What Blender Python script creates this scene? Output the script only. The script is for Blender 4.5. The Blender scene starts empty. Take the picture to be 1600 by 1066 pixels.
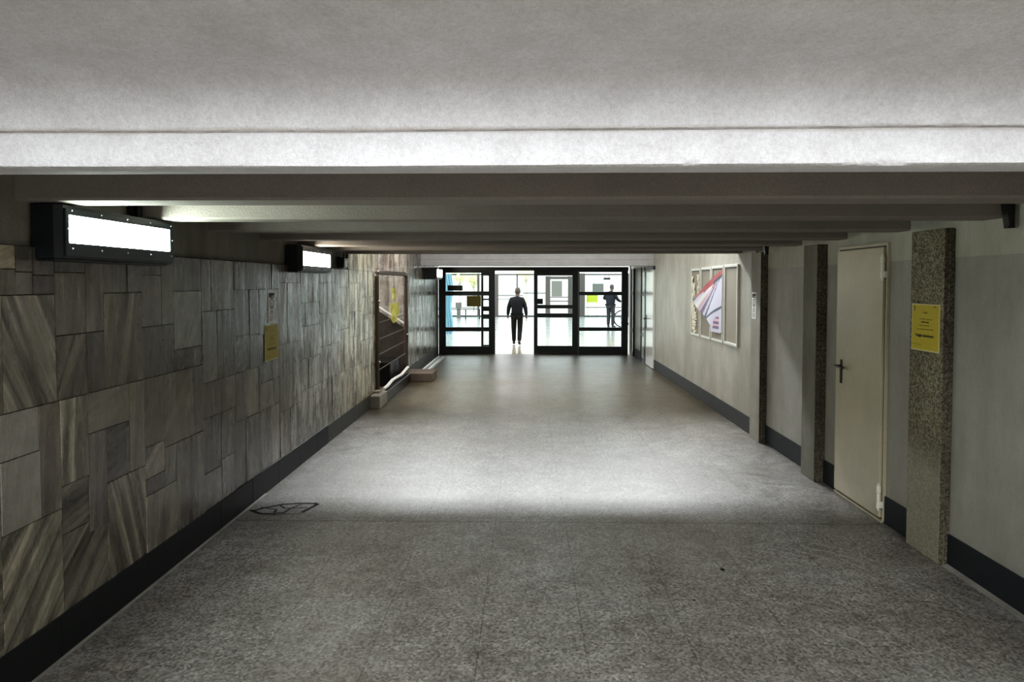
import bpy, bmesh, math, random
from mathutils import Vector, Matrix, noise
R = math.radians
sc = bpy.context.scene
COL = sc.collection

# ------------------------------------------------------------------ materials
def mat(name, col=(.5, .5, .5), rough=.6, metal=0, emit=None, es=0, spec=.5):
    m = bpy.data.materials.new(name); m.use_nodes = True
    b = m.node_tree.nodes['Principled BSDF']
    b.inputs['Base Color'].default_value = (*col, 1)
    b.inputs['Roughness'].default_value = rough
    b.inputs['Metallic'].default_value = metal
    b.inputs['Specular IOR Level'].default_value = spec
    if emit:
        b.inputs['Emission Color'].default_value = (*emit, 1)
        b.inputs['Emission Strength'].default_value = es
    return m

class NT:
    def __init__(s, m):
        s.t = m.node_tree; s.b = s.t.nodes['Principled BSDF']; s.co = None
    def n(s, typ, **kw):
        nd = s.t.nodes.new(typ)
        for k, v in kw.items():
            if k in nd.inputs: nd.inputs[k].default_value = v
            else: setattr(nd, k, v)
        return nd
    def l(s, a, b): s.t.links.new(a, b)
    def coord(s, scale=(1, 1, 1)):
        if not s.co: s.co = s.n('ShaderNodeTexCoord')
        mp = s.n('ShaderNodeMapping'); mp.inputs['Scale'].default_value = scale
        s.l(s.co.outputs['Object'], mp.inputs['Vector']); return mp.outputs[0]
    def noise(s, scale, detail=4, rough=.6, vec=None, dist=0):
        nd = s.n('ShaderNodeTexNoise'); nd.inputs['Scale'].default_value = scale
        nd.inputs['Detail'].default_value = detail; nd.inputs['Roughness'].default_value = rough
        nd.inputs['Distortion'].default_value = dist
        s.l(vec if vec is not None else s.coord(), nd.inputs['Vector']); return nd.outputs['Fac']
    def ramp(s, fac, stops):
        nd = s.n('ShaderNodeValToRGB'); e = nd.color_ramp.elements
        while len(e) < len(stops): e.new(.5)
        for i, (p, c) in enumerate(stops):
            e[i].position = p; e[i].color = (*c, 1) if isinstance(c, tuple) else (c, c, c, 1)
        s.l(fac, nd.inputs[0]); return nd.outputs[0]
    def mix(s, a, b, fac, mode='MIX'):
        nd = s.n('ShaderNodeMix', data_type='RGBA', blend_type=mode)
        for sock, v in ((nd.inputs[0], fac), (nd.inputs[6], a), (nd.inputs[7], b)):
            if hasattr(v, 'is_output') or isinstance(v, bpy.types.NodeSocket): s.l(v, sock)
            elif isinstance(v, tuple): sock.default_value = (*v, 1)
            else: sock.default_value = v
        return nd.outputs[2]
    def math(s, op, a, b=0.0):
        nd = s.n('ShaderNodeMath', operation=op)
        for sock, v in ((nd.inputs[0], a), (nd.inputs[1], b)):
            if isinstance(v, bpy.types.NodeSocket): s.l(v, sock)
            else: sock.default_value = v
        return nd.outputs[0]
    def bump(s, h, strength=.3, dist=.01):
        nd = s.n('ShaderNodeBump'); nd.inputs['Strength'].default_value = strength
        nd.inputs['Distance'].default_value = dist
        s.l(h, nd.inputs['Height']); s.l(nd.outputs[0], s.b.inputs['Normal'])
    def color(s, c): s.l(c, s.b.inputs['Base Color'])
    def rough(s, c): s.l(c, s.b.inputs['Roughness'])

def plaster(name, c, var=.12, rough=.75, bump=.35, stain=None, fine=90):
    m = mat(name, c, rough); t = NT(m)
    n1 = t.noise(1.3, 6, .65); n2 = t.noise(fine, 3, .6)
    lo = tuple(v * (1 - var) for v in c); hi = tuple(min(1, v * (1 + var)) for v in c)
    a = t.ramp(n1, [(.3, lo), (.7, hi)])
    b = t.mix(a, t.ramp(n2, [(.3, .72), (.65, 1.0)]), .45, 'MULTIPLY')
    if stain:
        n3 = t.noise(1.0, 6, .7, t.coord((1, 2.2, .5)))
        b = t.mix(b, stain, t.math('MULTIPLY', t.ramp(n3, [(.42, 0.), (.66, 1.)]), .7))
        b = t.mix(b, t.ramp(t.noise(3.5, 7, .75, t.coord((1, 1, .7))), [(.3, (.78, .77, .73)), (.6, (1.04, 1.04, 1.04))]), .8, 'MULTIPLY')
    if name.startswith('white_rough'):
        xyz = t.n('ShaderNodeSeparateXYZ'); t.l(t.coord(), xyz.inputs[0])
        wob = t.math('ADD', xyz.outputs[2], t.math('MULTIPLY', t.math('SUBTRACT', t.noise(2.0, 5, .7), .5), .02))
        line = t.ramp(t.math('SUBTRACT', wob, 1.783), [(.485, 0.), (.4985, 1.), (.503, 1.), (.515, 0.)])
        b = t.mix(b, (.36, .31, .26), t.math('MULTIPLY', line, .55))
        n4 = t.noise(5, 7, .75); b = t.mix(b, t.ramp(n4, [(.3, (.84, .83, .82)), (.65, (1.03, 1.03, 1.03))]), .9, 'MULTIPLY')
        n5 = t.noise(180, 2, .5); b = t.mix(b, t.ramp(n5, [(.3, .8), (.6, 1.02)]), .6, 'MULTIPLY')
    t.color(b); t.bump(n2, bump, .006); return m

M = {}
M['fascia'] = plaster('white_rough_plaster', (.62, .63, .66), .05, .8, .9, fine=60)
M['rib'] = plaster('ceiling_concrete', (.26, .235, .215), .12, .85, .6)
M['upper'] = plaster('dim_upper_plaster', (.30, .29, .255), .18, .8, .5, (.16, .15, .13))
M['wallR'] = plaster('grey_painted_plaster', (.43, .425, .39), .09, .5, .25, (.31, .30, .255))
M['wallR_top'] = plaster('pale_painted_plaster', (.55, .545, .48), .07, .6, .3, (.42, .41, .35))
M['wallF'] = plaster('far_painted_plaster', (.46, .455, .41), .12, .4, .3, (.30, .285, .215))
M['concrete'] = plaster('block_concrete', (.33, .31, .27), .2, .85, .6)
M['brownwall'] = plaster('stairwell_brown_cladding', (.075, .06, .05), .6, .7, .6, (.03, .026, .022), fine=22)
M['hallwall'] = mat('hall_wall_paint', (.8, .8, .78), .6)
M['black'] = mat('black_housing_metal', (.012, .016, .02), .38)
M['bezel'] = mat('dark_bezel_metal', (.03, .042, .05), .35)
M['dark'] = mat('dark_grey_frame_paint', (.028, .036, .038), .35)
M['brownmetal'] = mat('brown_grey_frame_paint', (.09, .08, .07), .4)
M['steel'] = mat('galvanised_steel', (.5, .5, .48), .35, .9)
M['screw'] = mat('screw_steel', (.7, .75, .78), .3, .8)
M['white'] = mat('white_paint', (.8, .8, .78), .35)
M['whitegloss'] = mat('white_gloss_panel', (.85, .87, .85), .15)
M['blackplastic'] = mat('black_plastic', (.01, .01, .01), .35)
M['lens'] = mat('lit_diffuser', (1, 1, 1), .4, emit=(.86, 1, .88), es=46); M['lens_warm'] = mat('lit_diffuser_warm', (1, 1, 1), .4, emit=(1, .93, .78), es=30)
M['rail'] = mat('dull_rust_steel', (.12, .095, .08), .5, .6)
M['paint_mark'] = mat('black_marker_paint', (.018, .022, .02), .7, spec=.2)
M['ink'] = mat('black_ink', (.03, .03, .02), .6)
M['ink_soft'] = mat('faded_ink', (.12, .11, .02), .6)

# exposed aggregate pillars
def aggregate(name='exposed_aggregate', k=1.0, op=1.0):
    m = mat(name, (.2, .19, .16), .8); t = NT(m)
    v = t.n('ShaderNodeTexVoronoi'); v.inputs['Scale'].default_value = 95; t.l(t.coord(), v.inputs['Vector'])
    n = t.noise(2.0, 5, .6)
    base = t.ramp(v.outputs['Color'], [(.15, (.075, .065, .05)), (.45, (.17, .155, .12)), (.8, (.30, .285, .23))])
    t.color(t.mix(base, t.ramp(n, [(.3, (.55, .52, .45)), (.7, (1.1, 1.08, 1.0))]), 1., 'MULTIPLY'))
    if name == 'exposed_aggregate':
        zz = t.n('ShaderNodeSeparateXYZ'); t.l(t.coord(), zz.inputs[0]); src = t.b.inputs['Base Color'].links[0].from_socket
        t.color(t.mix(src, (.27, .26, .225), t.math('MULTIPLY', t.ramp(t.math('ADD', zz.outputs[2], t.math('MULTIPLY', t.noise(3, 5, .7), .4)), [(.75, 1.), (1., .0)]), .55)))
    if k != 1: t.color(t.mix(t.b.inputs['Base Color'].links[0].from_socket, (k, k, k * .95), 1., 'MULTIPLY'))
    t.bump(v.outputs['Distance'], .5, .006); return m
M['agg'] = aggregate(k=1.45); M['agg_shade'] = aggregate('exposed_aggregate_shaded_face', .62)  # second copy darkened to paint shade on faces turned from the light
M['agg_worn'] = plaster('worn_pillar_concrete', (.25, .245, .205), .16, .7, .5, (.13, .12, .10))
M['pillar_pale'] = plaster('pale_worn_pillar_face', (.40, .40, .36), .16, .6, .4, (.26, .23, .18))

def cream():
    m = mat('cream_door_paint', (.56, .52, .42), .33); t = NT(m)
    n = t.noise(1.6, 5, .6); n2 = t.noise(14, 3, .7)
    a = t.ramp(n, [(.3, (.50, .455, .335)), (.7, (.61, .555, .42))])
    t.color(t.mix(a, t.ramp(n2, [(.3, .9), (.6, 1.)]), .5, 'MULTIPLY')); t.bump(n, .12, .01); return m
M['cream'] = cream()

def slabs():
    """stone cladding: colour, grain angle and streak strength come from face attributes"""
    m = mat('marble_slabs', (.3, .28, .25), .35); t = NT(m)
    ac = t.n('ShaderNodeVertexColor', layer_name='slab_colour'); ag = t.n('ShaderNodeVertexColor', layer_name='slab_grain')
    sep = t.n('ShaderNodeSeparateColor'); t.l(ag.outputs[0], sep.inputs[0])
    ang = t.math('MULTIPLY', t.math('SUBTRACT', sep.outputs[0], .5), math.pi)
    off = t.math('MULTIPLY', sep.outputs[2], 37.)
    geo = t.n('ShaderNodeTexCoord'); xyz = t.n('ShaderNodeSeparateXYZ'); t.l(geo.outputs['Object'], xyz.inputs[0])
    y, z = t.math('ADD', xyz.outputs[1], xyz.outputs[0]), xyz.outputs[2]
    c, s_ = t.math('COSINE', ang), t.math('SINE', ang)
    u = t.math('ADD', t.math('MULTIPLY', y, c), t.math('MULTIPLY', z, s_))
    v = t.math('SUBTRACT', t.math('MULTIPLY', z, c), t.math('MULTIPLY', y, s_))
    def cmb(su, sv):
        k = t.n('ShaderNodeCombineXYZ'); t.l(t.math('MULTIPLY', u, su), k.inputs[0]); t.l(t.math('MULTIPLY', v, sv), k.inputs[1]); t.l(off, k.inputs[2]); return k.outputs[0]
    st = t.noise(1.0, 5, .6, cmb(1.0, 13), .8)
    st2 = t.noise(1.0, 3, .5, cmb(3., 60), .2)
    vein = t.noise(1.0, 4, .6, cmb(.7, 4.5), 1.2)
    mot = t.noise(9, 6, .75); fine = t.noise(120, 2, .5)
    k = t.mix((1., 1., 1.), t.ramp(st, [(.36, (.36, .34, .31)), (.47, (.85, .83, .8)), (.53, (1.1, 1.08, 1.04)), (.62, (1.75, 1.7, 1.6))]), sep.outputs[1])
    a = t.mix(ac.outputs[0], k, 1., 'MULTIPLY')
    a = t.mix(a, t.ramp(st2, [(.35, .8), (.6, 1.1)]), t.math('MULTIPLY', sep.outputs[1], .7), 'MULTIPLY')
    a = t.mix(a, t.ramp(vein, [(.485, 1.), (.5, .45), (.515, 1.)]), t.math('MULTIPLY', sep.outputs[1], .6), 'MULTIPLY')
    a = t.mix(a, t.ramp(mot, [(.3, (.72, .70, .66)), (.7, (1.15, 1.15, 1.15))]), .8, 'MULTIPLY')
    a = t.mix(a, t.ramp(fine, [(.3, .85), (.7, 1.1)]), .6, 'MULTIPLY')
    # water runs make polish uneven; pale blotches paint the bright doors' reflection
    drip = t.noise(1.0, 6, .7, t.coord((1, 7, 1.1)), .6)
    glare = t.noise(1.0, 7, .75, t.coord((1, 9, 2.2)), .8)
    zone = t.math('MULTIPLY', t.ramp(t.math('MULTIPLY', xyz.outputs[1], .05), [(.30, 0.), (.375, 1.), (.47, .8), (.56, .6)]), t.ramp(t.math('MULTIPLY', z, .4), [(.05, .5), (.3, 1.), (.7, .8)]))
    a = t.mix(a, (.66, .66, .63), t.math('MULTIPLY', zone, t.math('MULTIPLY', t.ramp(glare, [(.49, 0.), (.56, 1.)]), .85)))
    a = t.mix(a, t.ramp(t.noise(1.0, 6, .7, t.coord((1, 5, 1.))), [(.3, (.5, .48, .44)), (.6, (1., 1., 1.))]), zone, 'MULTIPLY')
    well_lit = t.ramp(t.math('MULTIPLY', xyz.outputs[1], .05), [(.42, 0.), (.47, 1.), (.545, 1.), (.56, 0.)])
    a = t.mix(a, (1.75, 1.65, 1.25), t.math('MULTIPLY', well_lit, .8), 'MULTIPLY')  # yellowish gain paints the daylit brightness of the stretch by the well
    t.color(a)
    t.rough(t.ramp(drip, [(.35, .10), (.6, .38)]))
    run = t.noise(1.0, 5, .6, t.coord((1, 16, 1.6)), .4)
    h = t.math('ADD', t.math('MULTIPLY', run, 1.), t.math('MULTIPLY', mot, .08))
    t.b.inputs['Specular IOR Level'].default_value = .7
    t.bump(h, .22, .012); return m
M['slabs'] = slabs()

def floor_mat():
    m = mat('worn_terrazzo_floor', (.3, .3, .29), .35); t = NT(m)
    co = t.n('ShaderNodeTexCoord'); mp = t.n('ShaderNodeMapping')
    mp.inputs['Rotation'].default_value = (0, 0, R(90)); mp.inputs['Location'].default_value = (.15, .236, 0)
    t.l(co.outputs['Object'], mp.inputs[0])
    br = t.n('ShaderNodeTexBrick', offset=.45)
    br.inputs['Scale'].default_value = 1; br.inputs['Brick Width'].default_value = 1.16; br.inputs['Row Height'].default_value = .525
    br.inputs['Mortar Size'].default_value = .0035; br.inputs['Mortar Smooth'].default_value = .3
    br.inputs['Color1'].default_value = (.97, .97, .96, 1); br.inputs['Color2'].default_value = (1.02, 1.02, 1.03, 1)
    br.inputs['Mortar'].default_value = (.66, .66, .66, 1)
    t.l(mp.outputs[0], br.inputs['Vector'])
    v = t.n('ShaderNodeTexVoronoi'); v.inputs['Scale'].default_value = 75; t.l(t.coord(), v.inputs['Vector'])
    big = t.noise(.7, 6, .65); med = t.noise(6, 6, .7, t.coord((1, 1.6, 1))); fn = t.noise(60, 4, .7)
    base = t.ramp(big, [(.3, (.222, .208, .184)), (.5, (.272, .266, .250)), (.7, (.305, .306, .296))])
    base = t.mix(base, t.ramp(v.outputs['Color'], [(.1, (.5, .47, .43)), (.5, (.98, .98, .98)), (.92, (1.5, 1.5, 1.48))]), .85, 'MULTIPLY')
    base = t.mix(base, t.ramp(med, [(.3, .7), (.7, 1.2)]), .9, 'MULTIPLY')
    base = t.mix(base, t.ramp(fn, [(.3, .6), (.65, 1.12)]), .8, 'MULTIPLY')
    base = t.mix(base, t.ramp(t.noise(2.1, 8, .8, t.coord((1, .8, 1))), [(.32, (.66, .64, .61)), (.5, (1., .99, .98)), (.66, (1.22, 1.23, 1.24))]), .9, 'MULTIPLY')
    base = t.mix(base, br.outputs['Color'], 1., 'MULTIPLY')
    # swept arcs of scratches and pale scuffs
    wv = t.n('ShaderNodeTexWave', wave_type='RINGS', rings_direction='Z'); wv.inputs['Scale'].default_value = 3.2; wv.inputs['Distortion'].default_value = 6
    wv.inputs['Detail'].default_value = 4
    mp2 = t.n('ShaderNodeMapping'); mp2.inputs['Location'].default_value = (-.2, -3.2, 0); t.l(co.outputs['Object'], mp2.inputs[0]); t.l(mp2.outputs[0], wv.inputs[0])
    scm = t.math('MULTIPLY', t.ramp(wv.outputs['Fac'], [(.90, 0.), (1., 1.)]), t.ramp(t.noise(1.1, 4, .7), [(.52, 0.), (.66, 1.)]))
    sx_ = t.n('ShaderNodeSeparateXYZ'); t.l(co.outputs['Object'], sx_.inputs[0])
    scm = t.math('MULTIPLY', scm, t.ramp(t.math('MULTIPLY', sx_.outputs[0], .4), [(.3, 0.), (.55, 1.)]))
    base = t.mix(base, (.62, .62, .60), t.math('MULTIPLY', scm, .4))
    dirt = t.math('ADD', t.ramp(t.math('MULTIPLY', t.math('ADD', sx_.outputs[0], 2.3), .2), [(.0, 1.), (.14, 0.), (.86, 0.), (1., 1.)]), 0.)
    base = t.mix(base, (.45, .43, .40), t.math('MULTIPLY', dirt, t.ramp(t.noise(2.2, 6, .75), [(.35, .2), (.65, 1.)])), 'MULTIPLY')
    jn = t.math('ABSOLUTE', t.math('SUBTRACT', sx_.outputs[1], 5.5)); base = t.mix(base, (.6, .58, .55), t.ramp(jn, [(.0, 1.), (.02, 0.)]), 'MULTIPLY')
    # brown tint, darkened to paint weaker light under the well, grime along the edges
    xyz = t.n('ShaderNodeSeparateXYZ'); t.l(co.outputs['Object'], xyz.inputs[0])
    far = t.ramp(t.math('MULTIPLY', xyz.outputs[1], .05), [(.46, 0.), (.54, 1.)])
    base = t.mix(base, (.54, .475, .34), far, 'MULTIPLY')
    t.color(base)
    t.rough(t.mix(t.ramp(med, [(.3, .34), (.7, .52)]), t.ramp(big, [(.3, .34), (.7, .42)]), far))
    h = t.math('SUBTRACT', t.math('MULTIPLY', med, .5), t.math('MULTIPLY', br.outputs['Fac'], .6))
    t.bump(h, .22, .012); return m
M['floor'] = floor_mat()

def base_dark(name, c1, c2, scale=5):
    m = mat(name, c1, .55, spec=.25); t = NT(m)
    n = t.noise(scale, 6, .7, t.coord((1, 1, 2)))
    t.color(t.ramp(n, [(.35, c1), (.62, c1), (.72, c2)])); t.bump(n, .2, .01); return m
M['baseL'] = base_dark('blackish_stone_plinth', (.018, .022, .022), (.06, .065, .06))
M['baseLfar'] = base_dark('grey_stone_plinth', (.07, .07, .062), (.16, .155, .14))
M['baseR'] = base_dark('navy_black_plinth_paint', (.022, .027, .033), (.045, .05, .055), 3)
M['baseRfar'] = base_dark('grey_plinth_paint', (.055, .06, .062), (.12, .125, .12))

def glass():
    m = bpy.data.materials.new('window_glass'); m.use_nodes = True; t = m.node_tree
    t.nodes.remove(t.nodes['Principled BSDF']); out = t.nodes['Material Output']
    a = t.nodes.new('ShaderNodeBsdfTransparent'); a.inputs[0].default_value = (.93, .97, .96, 1)
    g = t.nodes.new('ShaderNodeBsdfGlossy'); g.inputs['Roughness'].default_value = .02
    f = t.nodes.new('ShaderNodeFresnel'); f.inputs[0].default_value = 1.3
    x = t.nodes.new('ShaderNodeMixShader'); t.links.new(f.outputs[0], x.inputs[0])
    t.links.new(a.outputs[0], x.inputs[1]); t.links.new(g.outputs[0], x.inputs[2]); t.links.new(x.outputs[0], out.inputs[0]); return m
M['glass'] = glass()

# ------------------------------------------------------------------ helpers
def bm_new(): return bmesh.new()
def box(bm, x0, x1, y0, y1, z0, z1, bev=0):
    r = bmesh.ops.create_cube(bm, size=1)
    vs = r['verts']
    for v in vs:
        v.co = Vector(((x0 + x1) / 2 + v.co.x * (x1 - x0), (y0 + y1) / 2 + v.co.y * (y1 - y0), (z0 + z1) / 2 + v.co.z * (z1 - z0)))
    if bev:
        es = list({e for v in vs for e in v.link_edges})
        bmesh.ops.bevel(bm, geom=es, offset=bev, segments=2, affect='EDGES', profile=.5)
    return bm
def tube(bm, pts, r, seg=10, closed=False, caps=True):
    pts = [Vector(p) for p in pts]; rings = []; n = len(pts)
    for i, p in enumerate(pts):
        if closed: d = pts[(i + 1) % n] - pts[i - 1]
        else: d = pts[min(i + 1, n - 1)] - pts[max(i - 1, 0)]
        d.normalize(); a = Vector((0, 0, 1)) if abs(d.z) < .95 else Vector((1, 0, 0))
        u = d.cross(a).normalized(); w = d.cross(u)
        rr = r[i] if isinstance(r, (list, tuple)) else r
        rings.append([bm.verts.new(p + (u * math.cos(k / seg * 2 * math.pi) + w * math.sin(k / seg * 2 * math.pi)) * rr) for k in range(seg)])
    for i in range(n if closed else n - 1):
        A, B = rings[i], rings[(i + 1) % n]
        for k in range(seg): bm.faces.new((A[k], A[(k + 1) % seg], B[(k + 1) % seg], B[k]))
    if caps and not closed: bm.faces.new(rings[0]); bm.faces.new(rings[-1])
    return bm
def cyl(bm, a, b, r, seg=14): return tube(bm, [a, b], r, seg)
def prism(bm, prof, axis, a, b):
    """extrude a 2D outline; axis X: prof=(y,z), axis Y: prof=(x,z), axis Z: prof=(x,y)"""
    def P(p, t): return {'X': (t, p[0], p[1]), 'Y': (p[0], t, p[1]), 'Z': (p[0], p[1], t)}[axis]
    A = [bm.verts.new(P(p, a)) for p in prof]; B = [bm.verts.new(P(p, b)) for p in prof]
    n = len(prof); bm.faces.new(A); bm.faces.new(B[::-1])
    for i in range(n): bm.faces.new((A[i], A[(i + 1) % n], B[(i + 1) % n], B[i]))
    return bm
def wpos(o):
    p = Vector((0, 0, 0))
    while o: p += o.location; o = o.parent
    return p
def tag(o, label=None, cat=None, group=None, kind=None):
    if label: o['label'] = label
    if cat: o['category'] = cat
    if group: o['group'] = group
    if kind: o['kind'] = kind
    return o
def obj(name, bm, m, parent=None, smooth=False, origin=None, recalc=True):
    """link one mesh; geometry is given in room coordinates"""
    if recalc: bmesh.ops.recalc_face_normals(bm, faces=bm.faces)
    base = wpos(parent) if parent else Vector(origin or (0, 0, 0))
    bmesh.ops.translate(bm, verts=bm.verts, vec=-base)
    me = bpy.data.meshes.new(name); bm.to_mesh(me); bm.free()
    if isinstance(m, (list, tuple)):
        for k in m: me.materials.append(k)
    else: me.materials.append(m)
    if smooth:
        for p in me.polygons: p.use_smooth = True
        try: me.set_sharp_from_angle(angle=R(40))
        except Exception: pass
    o = bpy.data.objects.new(name, me); COL.objects.link(o)
    if parent: o.parent = parent
    else: o.location = base
    return o
def thing(name, loc, label, cat, group=None, kind=None):
    o = bpy.data.objects.new(name, None); COL.objects.link(o); o.location = loc; o.empty_display_size = .1
    return tag(o, label, cat, group, kind)
def kids(o): return [c for c in bpy.data.objects if c.parent == o]
def dup(o, off, label=None, parent=None):
    c = o.copy(); COL.objects.link(c)
    if parent: c.parent = parent
    else: c.location = o.location + Vector(off)
    if label: c['label'] = label
    for k in kids(o): dup(k, None, None, c)
    return c
def struct(name, bm, m, label, cat, **kw): return tag(obj(name, bm, m, **kw), label, cat, kind='structure')

def text_bm(bm, body, size, place, align='CENTER', bold=0.0, sx=1.0):
    """place: function (u, v) -> room point"""
    cu = bpy.data.curves.new('writing', 'FONT'); cu.body = body; cu.size = size; cu.align_x = align; cu.offset = bold
    cu.resolution_u = 2
    o = bpy.data.objects.new('writing', cu); COL.objects.link(o)
    dg = bpy.context.evaluated_depsgraph_get(); me = bpy.data.meshes.new_from_object(o.evaluated_get(dg))
    vs = [bm.verts.new(place(v.co.x * sx, v.co.y)) for v in me.vertices]
    for p in me.polygons:
        try: bm.faces.new([vs[i] for i in p.vertices])
        except ValueError: pass
    bpy.data.objects.remove(o); bpy.data.curves.remove(cu); bpy.data.meshes.remove(me)

XL, XR, XP, ZC = -2.24, 2.69, 2.612, 2.165

# ------------------------------------------------------------------ floor
bm = bm_new(); box(bm, -7.2, 3.4, 1.5, 18.66, -.2, 0)
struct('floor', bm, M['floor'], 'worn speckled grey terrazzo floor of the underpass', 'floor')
bm = bm_new(); box(bm, -2.6, 3.1, -4.2, 1.5, -.2, 0)
struct('floor_bounce', bm, plaster('pale_bounce_floor', (.62, .59, .54), .06), 'pale landing floor added out of view to bounce light up', 'floor')  # unseen pale slab added to bounce light onto the near ceiling
hf = mat('hall_floor_tile', (.62, .63, .60), .18); t = NT(hf)
bk = t.n('ShaderNodeTexBrick'); bk.inputs['Scale'].default_value = 1; bk.inputs['Brick Width'].default_value = .6; bk.inputs['Row Height'].default_value = .6
bk.inputs['Mortar Size'].default_value = .012; bk.inputs['Color1'].default_value = (.42, .46, .45, 1); bk.inputs['Color2'].default_value = (.34, .38, .37, 1); bk.inputs['Mortar'].default_value = (.26, .27, .25, 1)
t.l(t.coord(), bk.inputs['Vector'])
hx = t.n('ShaderNodeSeparateXYZ'); t.l(t.coord(), hx.inputs[0])
warm = t.ramp(t.math('MULTIPLY', hx.outputs[1], .02), [(.38, 1.), (.56, 0.)])
t.color(t.mix(bk.outputs['Color'], (.46, .38, .24), t.math('MULTIPLY', warm, .7)))
bm = bm_new(); box(bm, -12, 12, 18.66, 39.6, -.2, -.002)
struct('floor', bm, hf, 'pale shiny tiled floor of the bright hall beyond the glass doors', 'floor')

# ------------------------------------------------------------------ left wall, stone slabs
rnd = random.Random(11)
PAL = [(.235, .215, .18), (.255, .24, .20), (.20, .185, .155), (.25, .245, .225), (.215, .19, .17), (.17, .165, .155), (.28, .26, .22), (.23, .205, .185)]
near = [ # y0,y1,z0,z1,colour,angle(deg in -90..90),streak
 (2.6,3.102,1.236,1.746,(.26,.24,.20),60,.8),(2.6,3.07,.2,1.236,(.27,.25,.22),20,.7),(2.6,3.11,1.746,1.965,(.24,.22,.19),90,.5),
 (3.07,3.194,1.86,1.965,(.50,.44,.32),20,.9),(3.102,3.194,1.746,1.86,(.22,.20,.16),0,.3),(3.194,3.31,1.848,1.965,(.19,.18,.16),0,.3),
 (3.194,3.31,1.746,1.848,(.24,.22,.18),30,.3),(3.31,3.46,1.835,1.965,(.2,.185,.16),0,.4),(3.31,3.46,1.746,1.835,(.16,.145,.14),0,.3),
 (3.102,3.46,1.236,1.746,(.28,.265,.23),-62,1.),
 (3.46,3.703,1.85,1.965,(.18,.165,.145),0,.4),(3.46,3.703,1.546,1.85,(.24,.225,.175),85,.4),(3.703,3.858,1.546,1.965,(.235,.215,.19),88,.8),
 (3.46,3.703,1.236,1.546,(.20,.185,.15),60,.9),(3.703,3.86,1.236,1.546,(.17,.145,.145),85,.6),
 (3.858,4.098,1.745,1.965,(.22,.215,.18),30,.2),(4.098,4.255,1.745,1.965,(.19,.19,.175),20,.5),(3.86,4.255,1.236,1.745,(.235,.22,.165),80,.95),
 (4.255,4.485,1.845,1.965,(.2,.2,.18),0,.2),(4.255,4.485,1.54,1.845,(.235,.215,.19),70,.3),(4.255,4.64,1.236,1.54,(.15,.135,.12),80,.3),
 (4.485,4.64,1.54,1.965,(.22,.215,.18),85,.5),
 (3.07,3.328,1.031,1.236,(.36,.35,.34),80,.15),(3.07,3.328,.714,1.031,(.37,.36,.34),75,.15),(3.328,3.48,.714,1.236,(.27,.235,.195),86,.6),
 (3.48,3.70,.818,1.236,(.34,.325,.27),86,.9),(3.70,4.1,1.025,1.236,(.29,.275,.225),10,.3),(3.70,3.862,.52,1.025,(.235,.22,.215),86,.6),
 (3.862,4.1,.73,1.025,(.165,.17,.17),15,.7),(3.48,3.70,.58,.818,(.20,.19,.165),12,1.),(3.07,3.48,.2,.714,(.35,.335,.28),48,1.),
 (3.48,3.862,.2,.58,(.25,.235,.20),38,1.),(3.862,4.26,.2,.73,(.33,.315,.26),-72,1.),(4.1,4.26,.73,1.236,(.29,.27,.225),86,.4),
 (4.26,4.495,.83,1.236,(.23,.215,.165),60,.3),(4.26,4.495,.64,.83,(.29,.27,.23),35,.9),(4.26,4.495,.54,.64,(.17,.165,.155),30,.4),
 (4.26,4.64,.2,.54,(.30,.285,.235),75,.5),(4.495,4.9,.78,1.236,(.255,.24,.185),40,.4),(4.495,4.64,.54,.78,(.25,.235,.2),84,.5),
 (4.64,4.93,.2,.78,(.22,.205,.185),87,.9),
 (4.64,5.04,1.37,1.745,(.27,.275,.255),50,.4),(4.64,5.04,1.745,1.965,(.17,.175,.175),80,.4),(4.64,5.04,1.236,1.37,(.16,.15,.135),60,.7)]
slab_list = list(near)
def split(y0, y1, z0, z1, d=0):
    w, h = y1 - y0, z1 - z0
    if h > .62 and (h > w * 1.3 or rnd.random() < .5):
        k = z0 + h * rnd.uniform(.35, .65); split(y0, y1, z0, k, d + 1); split(y0, y1, k, z1, d + 1); return
    if w > .34 and h < .65 * 2:
        k = y0 + w * rnd.uniform(.35, .65); split(y0, k, z0, z1, d + 1); split(k, y1, z0, z1, d + 1); return
    c = rnd.choice(PAL); s = rnd.uniform(.8, 1.25)
    slab_list.append((y0, y1, z0, z1, tuple(v * s for v in c), rnd.choice([86, 88, 84, 80, -84, 60, 30, 86]), rnd.uniform(.3, 1)))
def fill(y0, y1, z0=.2, z1=1.965):
    y = y0
    while y < y1 - .01:
        w = min(rnd.uniform(.38, .8), y1 - y)
        if y1 - y - w < .2: w = y1 - y
        a = rnd.choice([.72, .62, .85]); b = rnd.choice([1.236, 1.1, 1.36]); c = rnd.choice([1.745, 1.6, 1.8])
        zz = [z for z in [.2, a, b, c, 1.965, 2.45, 2.95, 3.4, 3.9, 4.5] if z0 <= z <= z1]
        if zz[-1] < z1: zz.append(z1)
        for p, q in zip(zz, zz[1:]): split(y, y + w, p, q)
        y += w
fill(5.04, 9.25, .2, 1.965)
slab_list.append((4.9, 5.04, .78, 1.236, (.2, .2, .19), 85, .5)); slab_list.append((4.93, 5.04, .2, .78, (.25, .235, .2), 85, .5))
fill(9.25, 10.85, .2, 4.5); fill(13.9, 18.62, .2, 4.5)
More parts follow.
